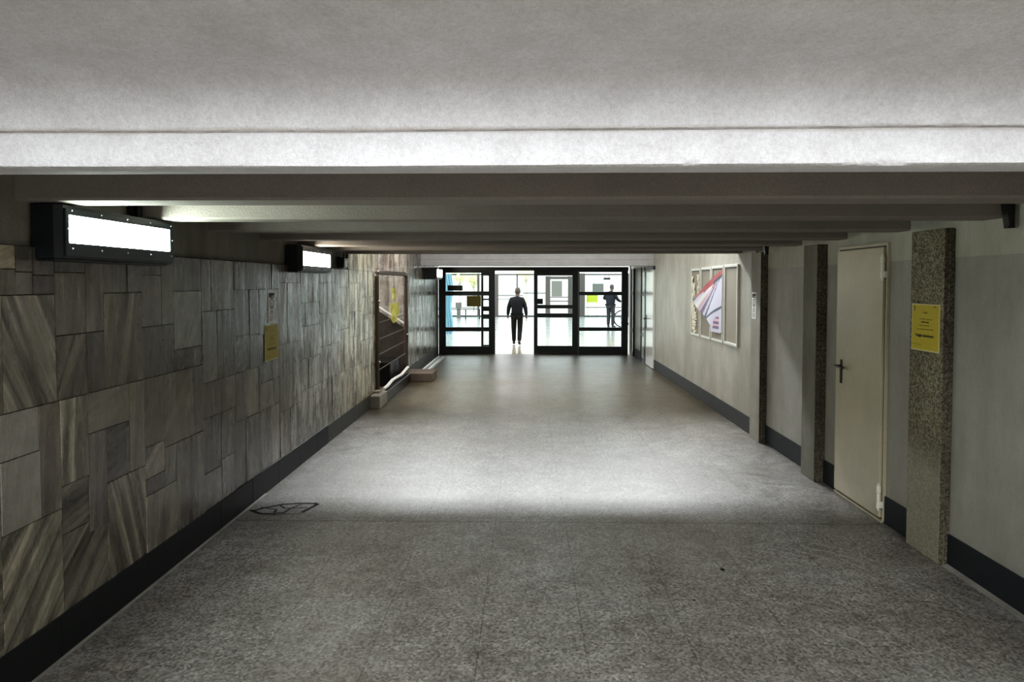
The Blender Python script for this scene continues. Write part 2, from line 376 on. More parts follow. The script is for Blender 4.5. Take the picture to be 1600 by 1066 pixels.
def build_slabs(name, rects, fn, label, m=None, parent=None):
    """fn(y, z, depth) -> point"""
    bm = bm_new(); lc = bm.loops.layers.float_color.new('slab_colour'); lg = bm.loops.layers.float_color.new('slab_grain')
    g = .0022
    for (y0, y1, z0, z1, c, ang, st) in rects:
        d = rnd.uniform(.0, .006); j = [rnd.uniform(-.0015, .0015) for _ in range(4)]
        q = [(y0 + g, z0 + g), (y1 - g, z0 + g), (y1 - g, z1 - g), (y0 + g, z1 - g)]
        fr = [bm.verts.new(fn(a, b, d + .012 + jj)) for (a, b), jj in zip(q, j)]
        bk_ = [bm.verts.new(fn(a, b, -.004)) for a, b in q]
        fs = [bm.faces.new(fr)] + [bm.faces.new((fr[i], bk_[i], bk_[(i + 1) % 4], fr[(i + 1) % 4])) for i in range(4)]
        lu = sum(c) / 3; kk = (lu / .235) ** .5; c = tuple((lu + (v - lu) * .62) * kk for v in c); c = (c[0] * .66, c[1] * .64, c[2] * .595); gr = ((ang + 90) / 180, st, rnd.random(), 1)
        for f in fs:
            for l in f.loops:
                l[lc] = (c[0] ** (1 / 2.2) if False else c[0], c[1], c[2], 1); l[lg] = gr
    return bm
bm = build_slabs('wall_left', slab_list, lambda y, z, d: (XL - .012 + d, y, z), '')
# byte colour layers are stored gamma-free here; the grout behind the slabs is the wall core below
bmesh.ops.recalc_face_normals(bm, faces=bm.faces)
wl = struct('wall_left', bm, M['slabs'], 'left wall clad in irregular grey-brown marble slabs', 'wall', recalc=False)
bm = bm_new(); box(bm, XL - .3, XL - .012, -4.2, 10.85, 0, 1.967)
box(bm, XL - .3, XL - .012, 9.25, 10.85, 1.967, 4.5); box(bm, XL - .3, XL - .012, 13.9, 18.8, 0, 4.5)
struct('wall_left_core', bm, mat('dark_grout', (.05, .047, .04), .9), 'dark mortar core behind the slabs of the left wall', 'wall')
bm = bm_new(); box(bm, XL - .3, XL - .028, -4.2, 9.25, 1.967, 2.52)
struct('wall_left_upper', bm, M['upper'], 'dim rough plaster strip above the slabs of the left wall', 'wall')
bm = bm_new(); y = 2.2
while y < 8.2:
    box(bm, XL - .01, XL + .012, y + .002, min(y + .62, 8.2) - .002, 0, .205, .002); y += .62
struct('baseboard_left', bm, M['baseL'], 'black stone plinth along the foot of the left slab wall', 'baseboard')
bm = bm_new(); y = 8.2
while y < 10.8: box(bm, XL - .01, XL + .012, y + .002, min(y + .62, 10.85) - .002, 0, .2, .002); y += .62
box(bm, XL - .01, XL + .012, 13.9, 18.6, 0, .2, .002)
struct('baseboard_left', bm, M['baseLfar'], 'grey stone plinth at the far end of the left slab wall', 'baseboard')

# stairwell on the left
stc = [(-7 + .0, -2.24)]
rects = []; save = slab_list; slab_list = []
x = -7.0
while x < -2.26:
    w = min(.3, -2.25 - x)
    for a, b in ((-.05, 1.0), (1.0, 2.0), (2.0, 2.9), (2.9, 3.7), (3.7, 4.5)):
        c = rnd.choice([(.50, .46, .46), (.46, .41, .42), (.53, .51, .51), (.40, .36, .36)])
        rects.append((x, x + w, a, b, c, 88, .8))
    x += w
bm = build_slabs('s', rects, lambda a, z, d: (a, 13.9 + .012 - d - .012, z), '')
struct('wall_stairwell', bm, M['slabs'], 'pinkish slab wall on the far side of the left stairwell', 'wall')
bm = bm_new(); box(bm, -7.2, XL - .3, 13.925, 14.1, 0, 4.5)
box(bm, -7.2, XL - .3, 10.6, 10.85, 0, 4.5); box(bm, -7.3, -7.2, 10.6, 14.1, 0, 4.5)
struct('wall_stairwell_core', bm, M['brownwall'], 'brown plaster walls enclosing the left stairwell', 'wall')
# sloping brown stringer under the handrail
bm = bm_new(); prism(bm, [(-2.27, 0), (-2.27, .93), (-6.8, 3.87), (-6.8, 0)], 'Y', 13.80, 13.878)
tag(obj('stair_stringer', bm, M['brownwall'], origin=(-2.3, 13.84, 0)), 'brown sloping dado on the stairwell wall under the white handrail', 'stair dado', kind='structure')
bm = bm_new(); prof = [(-2.98, 0)]
for k in range(14): prof += [(-2.98 - .27 * k, .17 * (k + 1)), (-2.98 - .27 * (k + 1), .17 * (k + 1))]
prof += [(-2.98 - .27 * 14, 0)]
prism(bm, prof, 'Y', 10.86, 13.79)
tag(obj('stair_steps', bm, M['concrete'], origin=(-2.5, 12.3, 0)), 'concrete steps climbing left behind the tall metal gate', 'stairs', kind='structure')
hr = thing('handrail', (-2.3, 13.74, .93), 'white tubular handrail sloping up the far wall of the left stairwell', 'handrail')
bm = bm_new(); tube(bm, [(-2.26, 13.72, 1.02), (-2.34, 13.72, 1.075), (-6.5, 13.72, 3.77)], .024)
obj('rail', bm, M['white'], hr, True)
for k in range(5):
    xx = -2.5 - k * .95; zz = 1.18 + (-2.5 - xx) * .648
    bm = bm_new(); tube(bm, [(xx, 13.72, zz - .02), (xx, 13.74, zz - .07), (xx, 13.80, zz - .07)], .009, 8); obj('bracket', bm, M['steel'], hr, True)

# ------------------------------------------------------------------ right wall
bm = bm_new(); box(bm, XR, XR + .3, -4.2, 8.68, 0, 1.96)
struct('wall_right', bm, M['wallR'], 'right wall painted matt grey up to shoulder height', 'wall')
bm = bm_new(); box(bm, XR - .002, XR + .3, -4.2, 8.68, 1.96, 2.52)
struct('wall_right_upper', bm, M['wallR_top'], 'paler plaster strip above the paint line of the right wall', 'wall')
bm = bm_new(); box(bm, 2.66, 2.98, 8.66, 15.72, 0, 4.5)
struct('wall_right_far', bm, M['wallF'], 'stained pale grey far stretch of the right wall behind the poster frames', 'wall')
bm = bm_new()
for a, b in ((-4, 4.706), (5.11, 5.55), (6.40, 6.68), (7.0, 8.31)): box(bm, XR - .012, XR, a, b, 0, .203, .002)
struct('baseboard_right', bm, M['baseR'], 'navy-black painted plinth between the pillars of the right wall', 'baseboard')
bm = bm_new(); box(bm, 2.648, 2.66, 8.67, 15.72, 0, .2, .002)
struct('baseboard_right', bm, M['baseRfar'], 'grey painted plinth under the poster frames on the right wall', 'baseboard')
# thin mortar fillet where floor meets right wall
bm = bm_new(); prism(bm, [(2.64, 0), (2.678, .0), (2.678, .012)], 'Y', 2.5, 4.70)
struct('trim_1', bm, plaster('dusty_mortar', (.25, .24, .22), .4), 'pale mortar fillet at the foot of the right wall', 'trim')
bm = bm_new(); prism(bm, [(XL + .012, 0), (XL + .028, 0), (XL + .012, .006)], 'Y', 2.6, 6.2)
struct('trim_2', bm, plaster('dusty_mortar_left', (.24, .235, .21), .4), 'pale mortar line at the foot of the left plinth', 'trim')

for (y0, y1, xp, lab) in ((4.706, 5.11, 2.625, 'aggregate concrete pillar carrying the yellow notice on the right wall'),
                          (6.68, 7.0, 2.597, 'aggregate concrete pillar just beyond the cream metal door'),
                          (8.31, 8.66, 2.61, 'aggregate concrete pillar with a white notice, at the edge of the bright well')):
    bm = bm_new(); box(bm, xp, XR, y0, y1, 0, 2.145, .006)
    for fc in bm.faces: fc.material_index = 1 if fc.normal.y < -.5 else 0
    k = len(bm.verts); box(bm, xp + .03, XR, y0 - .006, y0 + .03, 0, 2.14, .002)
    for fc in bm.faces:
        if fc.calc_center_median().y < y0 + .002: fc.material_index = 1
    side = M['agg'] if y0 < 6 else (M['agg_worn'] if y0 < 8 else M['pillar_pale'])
    tag(obj('pillar', bm, [side, M['agg_shade']], origin=((xp + XR) / 2, (y0 + y1) / 2, 0)), lab, 'pillar', 'concrete pillars along the right wall', 'structure')

# ------------------------------------------------------------------ ceilings
def rough_bm(bm, amp, freq, axis=None):
    for v in bm.verts: v.co += Vector((0, 1, .6)) * amp * noise.noise(Vector((v.co.x * freq, v.co.y * freq, v.co.z * freq)))
# near fascia: a wall above the mouth of the passage
def strip(bm, prof, x0, x1, nx, amp):
    rows = []
    for i in range(nx + 1):
        x = x0 + (x1 - x0) * i / nx; rows.append([])
        for (y, z, a) in prof:
            d = noise.noise(Vector((x * 2.1, z * 9, 3))) * amp * a + noise.noise(Vector((x * 11, z * 23, 7))) * amp * .5 * a
            e = noise.noise(Vector((x * .8, 2.2, z))) * .006 * a
            rows[-1].append(bm.verts.new((x, y + d, z + e + d * .5)))
    for i in range(nx):
        for k in range(len(prof) - 1): bm.faces.new((rows[i][k], rows[i + 1][k], rows[i + 1][k + 1], rows[i][k + 1]))
bm = bm_new()
prof = [(2.52, 2.5, 0), (2.51, 2.17, .1), (2.352, 2.165, .3), (2.34, 2.172, .9)] + [(2.337, 2.19 + .015 * k, .6) for k in range(6)] + \
       [(2.341, 2.277, 1.2), (2.358, 2.282, 1.4), (2.352, 2.288, 1.2)] + [(2.352 - .004 * k, 2.30 + .022 * k, .6) for k in range(6)] + \
       [(2.322, 2.425, .5), (2.30, 2.444, .4), (2.26, 2.456, .4), (2.15, 2.47, .4), (2.0, 2.49, .4), (1.88, 2.507, .3), (1.80, 2.517, .2), (1.785, 2.54, 0), (1.785, 2.9, 0), (2.4, 3.2, 0)]
strip(bm, prof, -2.6, 3.0, 260, .006)
struct('wall_fascia', bm, M['fascia'], 'broad white rough-plastered concrete fascia above the mouth of the underpass', 'fascia', smooth=True)
bm = bm_new(); box(bm, -2.6, 3.0, 2.53, 9.4, 2.5, 2.7)
struct('ceiling', bm, M['rib'], 'dark concrete ceiling slab between the ribs', 'ceiling')
ribs = [(3.248, 3.488), (4.235, 4.434), (5.25, 5.44), (6.267, 6.46), (7.29, 7.49), (8.28, 8.48), (9.19, 9.40)]
names = ['nearest', 'second', 'third', 'fourth', 'fifth', 'sixth', 'last']
for (a, b), nm in zip(ribs, names):
    bm = bm_new()
    strip(bm, [(b, 2.5, 0), (b - .004, ZC + .012, .4), (b - .012, ZC, .3), (a + .012, ZC, .3), (a, ZC + .012, .5), (a, 2.25, .5), (a + .01, 2.35, .4), (a + .015, 2.5, 0)], XL - .03, XR + .0, 120, .003)
    tag(obj('ceiling_beam', bm, M['rib'], smooth=True), nm + ' of the dark concrete beams crossing under the ceiling, counted from the white fascia', 'beam', 'concrete beams under the ceiling', 'structure')
# far fascia and its soffit
bm = bm_new(); box(bm, XL, 2.66, 15.58, 15.9, 2.155, 2.262, .004); box(bm, XL, 2.66, 15.60, 15.9, 2.262, 4.5)
struct('wall_far_fascia', bm, M['fascia'], 'pale concrete fascia above the glass entrance doors', 'fascia')
bm = bm_new(); box(bm, XL - .3, 3.0, 15.9, 19.4, 2.26, 2.5); struct('ceiling_entrance', bm, M['rib'], 'low dark ceiling just before the glass doors', 'ceiling')
# unseen enclosure added to shut sky light out of both wells
bm = bm_new(); box(bm, -7.3, 3.0, 9.4, 16, 4.5, 4.7); struct('ceiling_well_block', bm, M['hallwall'], 'unseen roof added to shut sky light out of the well before the doors', 'ceiling')
bm = bm_new(); box(bm, XL, XR, 9.2, 9.4, 2.5, 4.5); struct('wall_well_block', bm, M['hallwall'], 'unseen wall added over the last beam to close the well', 'wall')
bm = bm_new(); box(bm, -2.6, 3.1, -4.3, -4.2, 0, 4.5); box(bm, -2.6, XL, -4.3, 2.5, 1.967, 4.5); box(bm, XR, 3.1, -4.3, 2.5, 2.5, 4.5)  # added behind the camera to keep sky light off the fascia
struct('wall_back_block', bm, M['hallwall'], 'unseen pale walls added behind the viewpoint to shut out sky light', 'wall')
bm = bm_new(); box(bm, -2.6, 3.1, -4.3, 2.5, 4.5, 4.7); struct('ceiling_landing_block', bm, M['hallwall'], 'unseen roof added over the landing to shut out sky light', 'ceiling')
bm = bm_new(); box(bm, -2.6, 3.1, 2.33, 2.5, 3.1, 4.5); struct('wall_landing_block', bm, M['hallwall'], 'unseen upper wall added over the white fascia to close the landing', 'wall')

# ------------------------------------------------------------------ wall lights
def wall_light(y0, y1, xw, xf, z0, z1, wz0, wz1, label, lens='lens'):
    """flat steel box on the wall with a bevelled rim and one lit window"""
    g = thing('wall_light', (xw, (y0 + y1) / 2, z0), label, 'wall light', 'steel box lights high on the left wall')
    d = min(.03, (xf - xw) * .3)
    bm = bm_new(); prism(bm, [(xw, y0), (xf - d, y0), (xf, y0 + d * .8), (xf, y1 - d * .5), (xf - d, y1), (xw, y1)], 'Z', z0, z1)
    obj('housing', bm, M['black'], g)
    bm = bm_new(); a, b = y0 + .03, y1 - .012
    box(bm, xf, xf + .010, a, b, z0 + .012, wz0, .002); box(bm, xf, xf + .010, a, b, wz1, z1 - .015, .002)
    box(bm, xf, xf + .010, a, y0 + .053, wz0, wz1, .001); box(bm, xf, xf + .010, y1 - .052, b, wz0, wz1, .001)
    obj('bezel', bm, M['bezel'], g)
    bm = bm_new(); box(bm, xf, xf + .004, y0 + .05, y1 - .05, wz0, wz1); obj('diffuser', bm, M[lens], g)
    sp = [(y0 + .075 + (y1 - y0 - .12) * k / 4, zz) for k in range(5) for zz in (wz0 - .028, wz1 + .022)] + [(yy, (wz0 + wz1) / 2) for yy in (y0 + .041, y1 - .03)]
    for yy, zz in sp:
        bm = bm_new(); bmesh.ops.create_uvsphere(bm, u_segments=8, v_segments=6, radius=.005, matrix=Matrix.Translation((xf + .011, yy, zz))); obj('screw', bm, M['screw'], g, True)
    bm = bm_new(); box(bm, xw, xf - d, y0 + .01, y1 - .01, z0 - .012, z0, .003); box(bm, xw, xf - d - .005, y0 + .02, y1 - .02, z1, z1 + .004)
    obj('mounting_tray', bm, M['black'], g)
    return g
L1 = wall_light(3.327, 4.40, XL - .012, -2.12, 1.912, 2.158, 1.985, 2.113, 'black steel box light with glowing window, large and nearest on the left wall')
L2 = wall_light(6.888, 7.965, XL - .012, -2.115, 1.912, 2.158, 1.965, 2.098, 'black steel box light with glowing window, halfway along the left wall', 'lens_warm')
L3 = wall_light(15.92, 17.0, XL, -1.945, 1.89, 2.12, 1.93, 2.09, 'small-looking black box light beside the glass doors', 'lens_warm')
# speaker-like junction box
jb = thing('junction_box', (XL, 8.8, 1.97), 'small black junction box with a conduit just beyond the second wall light', 'junction box')
bm = bm_new(); prism(bm, [(XL - .0, 1.985), (XL + .07, 1.97), (XL + .085, 2.09), (XL, 2.11)], 'Y', 8.72, 8.92); obj('body', bm, M['black'], jb)
bm = bm_new(); tube(bm, [(XL + .01, 8.98, 2.16), (XL + .012, 8.98, 2.05), (XL + .012, 8.93, 2.03)], .008, 8); obj('conduit', bm, M['black'], jb, True)
bm = bm_new(); box(bm, XL + .072, XL + .082, 8.75, 8.89, 1.99, 2.07, .003); obj('cover', bm, M['steel'], jb)
# dark brackets hanging under the beams next to the walls
for (x, yy, s, lab) in ((2.645, 4.10, -1, 'black steel bracket hanging at the ceiling above the right pillar with the notice'),
                        (XL + .02, 4.15, 1, 'black steel bracket under the ceiling above the nearest wall light'),
                        (2.55, 7.93, -1, 'black steel bracket under the ceiling before the farthest right pillar')):
    g = thing('ceiling_bracket', (x, yy, 2.08), lab, 'bracket', 'steel brackets under the beams')
    bm = bm_new(); prism(bm, [(x - .035, 2.26), (x + .0, 2.26), (x + .0, 2.11), (x - .012, 2.11)], 'Y', yy, yy + .05); obj('hanger_plate', bm, M['blackplastic'], g)
    bm = bm_new(); box(bm, x + .008, x + .024, yy + .01, yy + .05, 2.11, 2.26, .002); box(bm, x - .012, x + .024, yy + .01, yy + .05, 2.10, 2.113); obj('strap', bm, M['blackplastic'], g)

# ------------------------------------------------------------------ cream metal door
d1 = thing('door_1', (2.66, 5.97, 0), 'cream painted steel door with black lever handle in the right wall', 'door', kind='structure')
bm = bm_new(); fy0, fy1 = 5.53, 6.385
box(bm, 2.668, XR, fy0, fy0 + .022, 0, 2.10, .002); box(bm, 2.668, XR, fy1 - .022, fy1, 0, 2.10, .002); box(bm, 2.668, XR, fy0 + .022, fy1 - .022, 2.078, 2.10, .002)
box(bm, 2.655, XR, fy0, fy1, 0, .014, .002)
obj('door_frame', bm, M['cream'], d1)
bm = bm_new(); box(bm, 2.675, XR, fy0 + .022, fy1 - .022, .012, 2.078); obj('rebate', bm, M['blackplastic'], d1)
bm = bm_new(); box(bm, 2.652, 2.674, fy0 + .034, fy1 - .012, .032, 2.066, .003); lf = obj('door_leaf', bm, M['cream'], d1)
bm = bm_new(); box(bm, 2.642, 2.652, 6.243, 6.277, .955, 1.155, .004)
cyl(bm, (2.652, 6.26, 1.10), (2.605, 6.26, 1.10), .011); tube(bm, [(2.608, 6.26, 1.10), (2.605, 6.235, 1.10), (2.607, 6.135, 1.097)], .010)
tube(bm, [(2.62, 6.26, 1.10), (2.62, 6.315, 1.10)], .008)
obj('door_handle', bm, M['blackplastic'], lf, True)
hm = mat('painted_hinge', (.85, .82, .72), .35)
for z0, z1 in ((1.83, 2.0), (.10, .28)):
    bm = bm_new(); h = (z1 - z0) / 3
    for k in range(3): cyl(bm, (2.646, fy0 + .026, z0 + k * h + .003), (2.646, fy0 + .026, z0 + (k + 1) * h - .005), .017 if k != 1 else .014, 14)
    cyl(bm, (2.646, fy0 + .026, z0 - .014), (2.646, fy0 + .026, z1 + .014), .008, 10)
    box(bm, 2.646, 2.668, fy0 - .004, fy0 + .02, z0 + .01, z0 + h, .001)
    obj('hinge', bm, hm, d1, True)

# ------------------------------------------------------------------ notices
yel = mat('yellow_notice_paper', (.62, .50, .015), .45); yel2 = mat('dim_yellow_notice_paper', (.50, .40, .03), .5)
cream_edge = mat('notice_pale_border', (.75, .68, .35), .5); paper = mat('white_notice_paper', (.9, .9, .9), .45)
def yellow_notice(x, nx, ya, yb, z0, z1, m, label):
    """ya: edge on the reader's left; nx: +1 faces right, -1 faces left"""
    g = thing('yellow_notice', (x, (ya + yb) / 2, z0), label, 'notice')
    lo, hi = min(ya, yb), max(ya, yb)
    bm = bm_new(); box(bm, min(x, x + nx * .003), max(x, x + nx * .003), lo, hi, z0, z1); obj('pale_sheet', bm, cream_edge, g)
    bm = bm_new(); xs = (x + nx * .003, x + nx * .0038); box(bm, min(xs), max(xs), lo + .008, hi - .008, z0 + .008, z1 - .008); obj('yellow_field', bm, m, g)
    w, h = abs(yb - ya), z1 - z0; sgn = 1 if yb > ya else -1; xx = x + nx * .0046
    def pl(cu, cv): return lambda u, v: (xx, ya + sgn * (cu * w + u), z0 + cv * h + v)
    bm = bm_new(); s = h / .31 * .85
    text_bm(bm, 'Uwaga!', .026 * s, pl(.5, .80), sx=.95)
    text_bm(bm, 'W związku z pracami na', .019 * s, pl(.53, .665))
    text_bm(bm, 'terenie stacji', .021 * s, pl(.5, .60), bold=.0008)
    text_bm(bm, 'prosimy zachować', .019 * s, pl(.48, .53))
    text_bm(bm, 'oraz przestrzegać poleceń obsługi', .018 * s, pl(.5, .45), sx=.95)
    text_bm(bm, 'ostrożność', .017 * s, pl(.84, .92), sx=.7)
    text_bm(bm, 'Bezpłatny telefon kontaktowy', .013 * s, pl(.06, .12), 'LEFT', sx=.8)
    # pictogram in the upper left corner
    def quad(u0, u1, v0, v1):
        p = pl(0, 0); bm.faces.new([bm.verts.new(p(a, b)) for a, b in ((u0 * w, v0 * h), (u1 * w, v0 * h), (u1 * w, v1 * h), (u0 * w, v1 * h))])
    quad(.095, .125, .84, .92); quad(.085, .135, .925, .95); quad(.82, .87, .945, .965)
    obj('lettering', bm, M['ink_soft'], g, recalc=False)
    bm = bm_new(); text_bm(bm, 'Podgląd całodobowy !', .030 * s, pl(.5, .30), bold=.0012, sx=.98)
    obj('bold_lettering', bm, M['ink'], g, recalc=False)
    return g
yellow_notice(2.6245, -1, 5.08, 4.742, 1.35, 1.66, yel, 'bright yellow notice with black print on the nearest right pillar')
yellow_notice(-2.2322, 1, 6.24, 6.575, 1.125, 1.435, yel2, 'dull yellow notice with black print on the left slab wall below the white one')
def white_notice(x, nx, ya, yb, z0, z1, label):
    g = thing('white_notice', (x, (ya + yb) / 2, z0), label, 'notice')
    lo, hi = min(ya, yb), max(ya, yb); w, h = hi - lo, z1 - z0; sgn = 1 if yb > ya else -1
    bm = bm_new(); box(bm, min(x, x + nx * .003), max(x, x + nx * .003), lo, hi, z0, z1); obj('sheet', bm, paper, g)
    xx = x + nx * .0042; bm = bm_new()
    def q(u0, u1, v0, v1): bm.faces.new([bm.verts.new((xx, ya + sgn * a * w, z0 + b * h)) for a, b in ((u0, v0), (u1, v0), (u1, v1), (u0, v1))])
    q(.1, .9, .86, .95); q(.1, .9, .80, .83); q(.1, .55, .835, .86)
    # a circle-and-bar prohibition mark and lines of print
    for cz, rr in ((.62, .30), (.47, .16)):
        n = 28
        for k in range(n):
            a0, a1 = 2 * math.pi * k / n, 2 * math.pi * (k + 1) / n
            P = lambda a, r: (xx, ya + sgn * w * (.5 + r * math.cos(a)), z0 + h * cz + r * w * math.sin(a) * .9)
            bm.faces.new([bm.verts.new(P(a0, rr)), bm.verts.new(P(a1, rr)), bm.verts.new(P(a1, rr * .78)), bm.verts.new(P(a0, rr * .78))])
    q(.47, .53, .56, .68); q(.3, .7, .33, .36); q(.25, .75, .27, .29)
    for k in range(4): q(.18, .82 - .1 * (k % 2), .20 - k * .04, .212 - k * .04)
    obj('printed_lettering', bm, M['ink'], g, recalc=False)
    return g
white_notice(-2.2322, 1, 6.33, 6.50, 1.45, 1.725, 'narrow white notice with a printed sign on the left slab wall above the yellow one')
white_notice(2.6095, -1, 8.61, 8.45, 1.385, 1.69, 'narrow white notice on the pillar at the edge of the bright well')

# ------------------------------------------------------------------ poster frames and the peeling poster
alu = mat('silver_poster_frame', (.72, .72, .68), .35, .3); back = plaster('frame_backing_board', (.33, .315, .265), .08, .7, .1)
def poster_frame(ya, yb, z0, z1, label):
    g = thing('poster_frame', (2.66, (ya + yb) / 2, z0), label, 'poster frame', 'silver poster frames on the right wall')
    bm = bm_new(); b = .032
    for a in ((ya, ya + b, z0, z1), (yb - b, yb, z0, z1), (ya + b, yb - b, z0, z0 + b), (ya + b, yb - b, z1 - b, z1)): box(bm, 2.632, 2.66, *a, .003)
    obj('frame', bm, alu, g)
    bm = bm_new(); box(bm, 2.648, 2.659, ya + b, yb - b, z0 + b, z1 - b); obj('backing_board', bm, back, g)
    bm = bm_new()
    for a in ((ya + b, ya + b + .012, z0 + b, z1 - b), (ya + b, yb - b, z1 - b - .014, z1 - b)): box(bm, 2.644, 2.648, *a)
    obj('inner_lip', bm, M['bezel'], g)
    return g
poster_frame(11.31, 11.90, .975, 2.02, 'farthest of four silver poster frames, with shredded white paper inside')
poster_frame(10.66, 11.25, .98, 2.025, 'second farthest silver poster frame, empty, half covered by the peeling poster')
poster_frame(9.99, 10.60, .985, 2.03, 'silver poster frame from which the red and blue poster peels off')
poster_frame(9.30, 9.925, .99, 2.035, 'nearest of four silver poster frames, completely empty')
# shredded paper
bm = bm_new(); rn = random.Random(5)
for (yc, zt, zb, w) in ((11.80, 1.90, 1.05, .06), (11.70, 1.80, 1.50, .05), (11.72, 1.42, 1.05, .07), (11.45, 1.93, 1.6, .045), (11.60, 1.35, 1.22, .08), (11.66, 1.2, 1.02, .1)):
    n = 14; L = []; Rr = []
    for k in range(n + 1):
        z = zt + (zb - zt) * k / n; c = yc + rn.uniform(-.025, .025); ww = w * rn.uniform(.5, 1.3); xo = 2.643 - abs(rn.gauss(0, .006))
        L.append(bm.verts.new((xo, c - ww, z))); Rr.append(bm.verts.new((xo - rn.uniform(0, .008), c + ww, z)))
    for k in range(n): bm.faces.new((L[k], L[k + 1], Rr[k + 1], Rr[k]))
tag(obj('torn_paper', bm, mat('torn_cream_paper', (.72, .71, .58), .6), origin=(2.64, 11.6, 1.02)), 'shreds of torn cream paper left inside the farthest poster frame', 'torn paper')
# poster: bent sheet falling out of frame three; colour bands by face
pm = mat('peeling_poster_print', (.7, .7, .8), .35)
cols = {'lil': (.62, .62, .78), 'red': (.42, .06, .07), 'navy': (.03, .035, .09), 'pink': (.70, .48, .58), 'white': (.82, .82, .85), 'mauve': (.20, .13, .25)}
mats = [mat('poster_' + k, c, .35) for k, c in cols.items()]; idx = {k: i for i, k in enumerate(cols)}
bm = bm_new()
# outline: attached edge along frame three's near side, free corner far away
A, B, Cc, D, E = (9.985 + .03, 1.985), (11.74, 1.54), (11.17, 1.39), (10.49, 1.20), (10.03, 1.13)
def inside(y, z, poly):
    c = False; n = len(poly)
    for i in range(n):
        (a, b), (p, q) = poly[i], poly[(i + 1) % n]
        if (b > z) != (q > z) and y < (p - a) * (z - b) / (q - b) + a: c = not c
    return c
poly = [A, (10.6, 1.83), (11.2, 1.64), B, Cc, D, (10.50, 1.11), (10.03, 1.12)]
def pcol(y, z):
    # s: fraction down from the upper edge line A-B ; bands run roughly parallel to it and curve
    zt = A[1] + (B[1] - A[1]) * (y - A[0]) / (B[0] - A[0]); s = zt - z; u = (y - A[0]) / (B[0] - A[0])
    if s < .035 + .03 * (1 - u): return 'red' if u < .82 else 'navy'
    if s < .075 + .03 * (1 - u): return 'navy' if (u < .25 or u > .8) else 'red'
    k = (z - 1.98) / (y - 9.96 + 1e-6)      # slope of the ray from the bound corner
    if u < .5 and -.36 < k < -.33: return 'mauve'
    if -.50 < k < -.44 and y < 11.2: return 'red' if y < 10.5 else 'pink'
    if -.62 < k < -.53 and y < 11.2: return 'mauve'
    if -.80 < k < -.72 and y < 10.9: return 'navy'
    arc = 1.50 - .20 * (y - 10.0) - .05 * (y - 10) ** 2
    if abs(z - arc + .02) < .018 and y < 11.1: return 'navy'
    if z < arc - .12 and 10.15 < y < 10.35 - (z - 1.35) * .3 and z > 1.16: return 'mauve' if (int(z * 30) % 2) else 'pink'
    if z < 1.25 and 10.14 < y < 10.2 and z > 1.2: return 'navy'
    if k < -.9: return 'lil'
    return 'white' if -.44 < k < -.36 else ('pink' if k > -.36 and u < .4 else 'lil')
NY, NZ = 120, 70; y0, y1, z0, z1 = 10.0, 11.76, 1.10, 2.0; vv = {}
def pv(i, j):
    if (i, j) not in vv:
        y = y0 + (y1 - y0) * i / NY; z = z0 + (z1 - z0) * j / NZ; u = max(0, (y - 10.1)) / 1.6
        x = 2.628 - .035 * math.sin(u * 2.6) - .012 * math.sin(u * 9 + z * 5) * min(1, u * 3)
        vv[i, j] = bm.verts.new((x, y, z))
    return vv[i, j]
for i in range(NY):
    for j in range(NZ):
        y = y0 + (y1 - y0) * (i + .5) / NY; z = z0 + (z1 - z0) * (j + .5) / NZ
        if inside(y, z, poly):
            f = bm.faces.new((pv(i, j), pv(i + 1, j), pv(i + 1, j + 1), pv(i, j + 1))); f.material_index = idx[pcol(y, z)]
tag(obj('peeling_poster', bm, mats, smooth=True, origin=(2.62, 10.6, 1.1)), 'lilac, red and navy printed poster peeling out of its frame over the neighbouring ones', 'poster')

# ------------------------------------------------------------------ tall metal gate at the stairs
gt = thing('stair_gate', (-2.2, 12.2, 0), 'tall brown tubular gate frame standing across the foot of the left stairs', 'gate')
bm = bm_new(); tube(bm, [(-2.22, 10.90, .216), (-2.22, 10.90, 1.90), (-2.22, 10.93, 1.94), (-2.22, 10.99, 1.955), (-2.22, 13.40, 1.955), (-2.22, 13.5, 1.93), (-2.22, 13.53, 1.88), (-2.22, 13.53, .16)], .035, 12)
obj('outer_tube', bm, M['rail'], gt, True)
for z in (.49, .72, .95, 1.2): bm = bm_new(); tube(bm, [(-2.22, 10.9, z), (-2.22, 13.53, z + .02)], .008, 8); obj('cross_bar', bm, M['rail'], gt, True)
bm = bm_new(); tube(bm, [(-2.22, 13.46, .16), (-2.22, 13.46, 1.9)], .012, 8); obj('inner_stile', bm, M['rail'], gt, True)
bm = bm_new(); box(bm, -2.30, -2.24, 10.86, 10.94, .30, .9, .01); obj('latch_plate', bm, M['blackplastic'], gt)
for yy, z in ((10.89, .62), (10.89, 1.52), (13.5, .85)):
    bm = bm_new(); bmesh.ops.create_uvsphere(bm, u_segments=10, v_segments=8, radius=.022, matrix=Matrix.Translation((-2.185, yy, z))); obj('rivet', bm, M['steel'], gt, True)
bm = bm_new(); tube(bm, [(-2.15, 11.0, .205), (-2.15, 11.3, .205), (-2.15, 11.75, .24), (-2.15, 12.1, .235), (-2.15, 12.6, .22), (-2.15, 13.1, .26), (-2.15, 13.3, .27)], .026, 10)
tag(obj('white_pipe', bm, M['white'], smooth=True, origin=(-2.15, 12.1, .2)), 'bent white pipe fixed low across the foot of the gate', 'pipe')
bm = bm_new(); box(bm, -2.17, -2.10, 11.0, 13.31, 0, .17, .01); tag(obj('low_board', bm, M['blackplastic'], origin=(-2.15, 12.1, 0)), 'dark board lying under the white pipe at the foot of the gate', 'board')
bm = bm_new(); box(bm, -2.30, -2.09, 10.44, 10.99, 0, .185, .012); box(bm, -2.27, -2.15, 10.70, 10.90, .185, .215, .006)
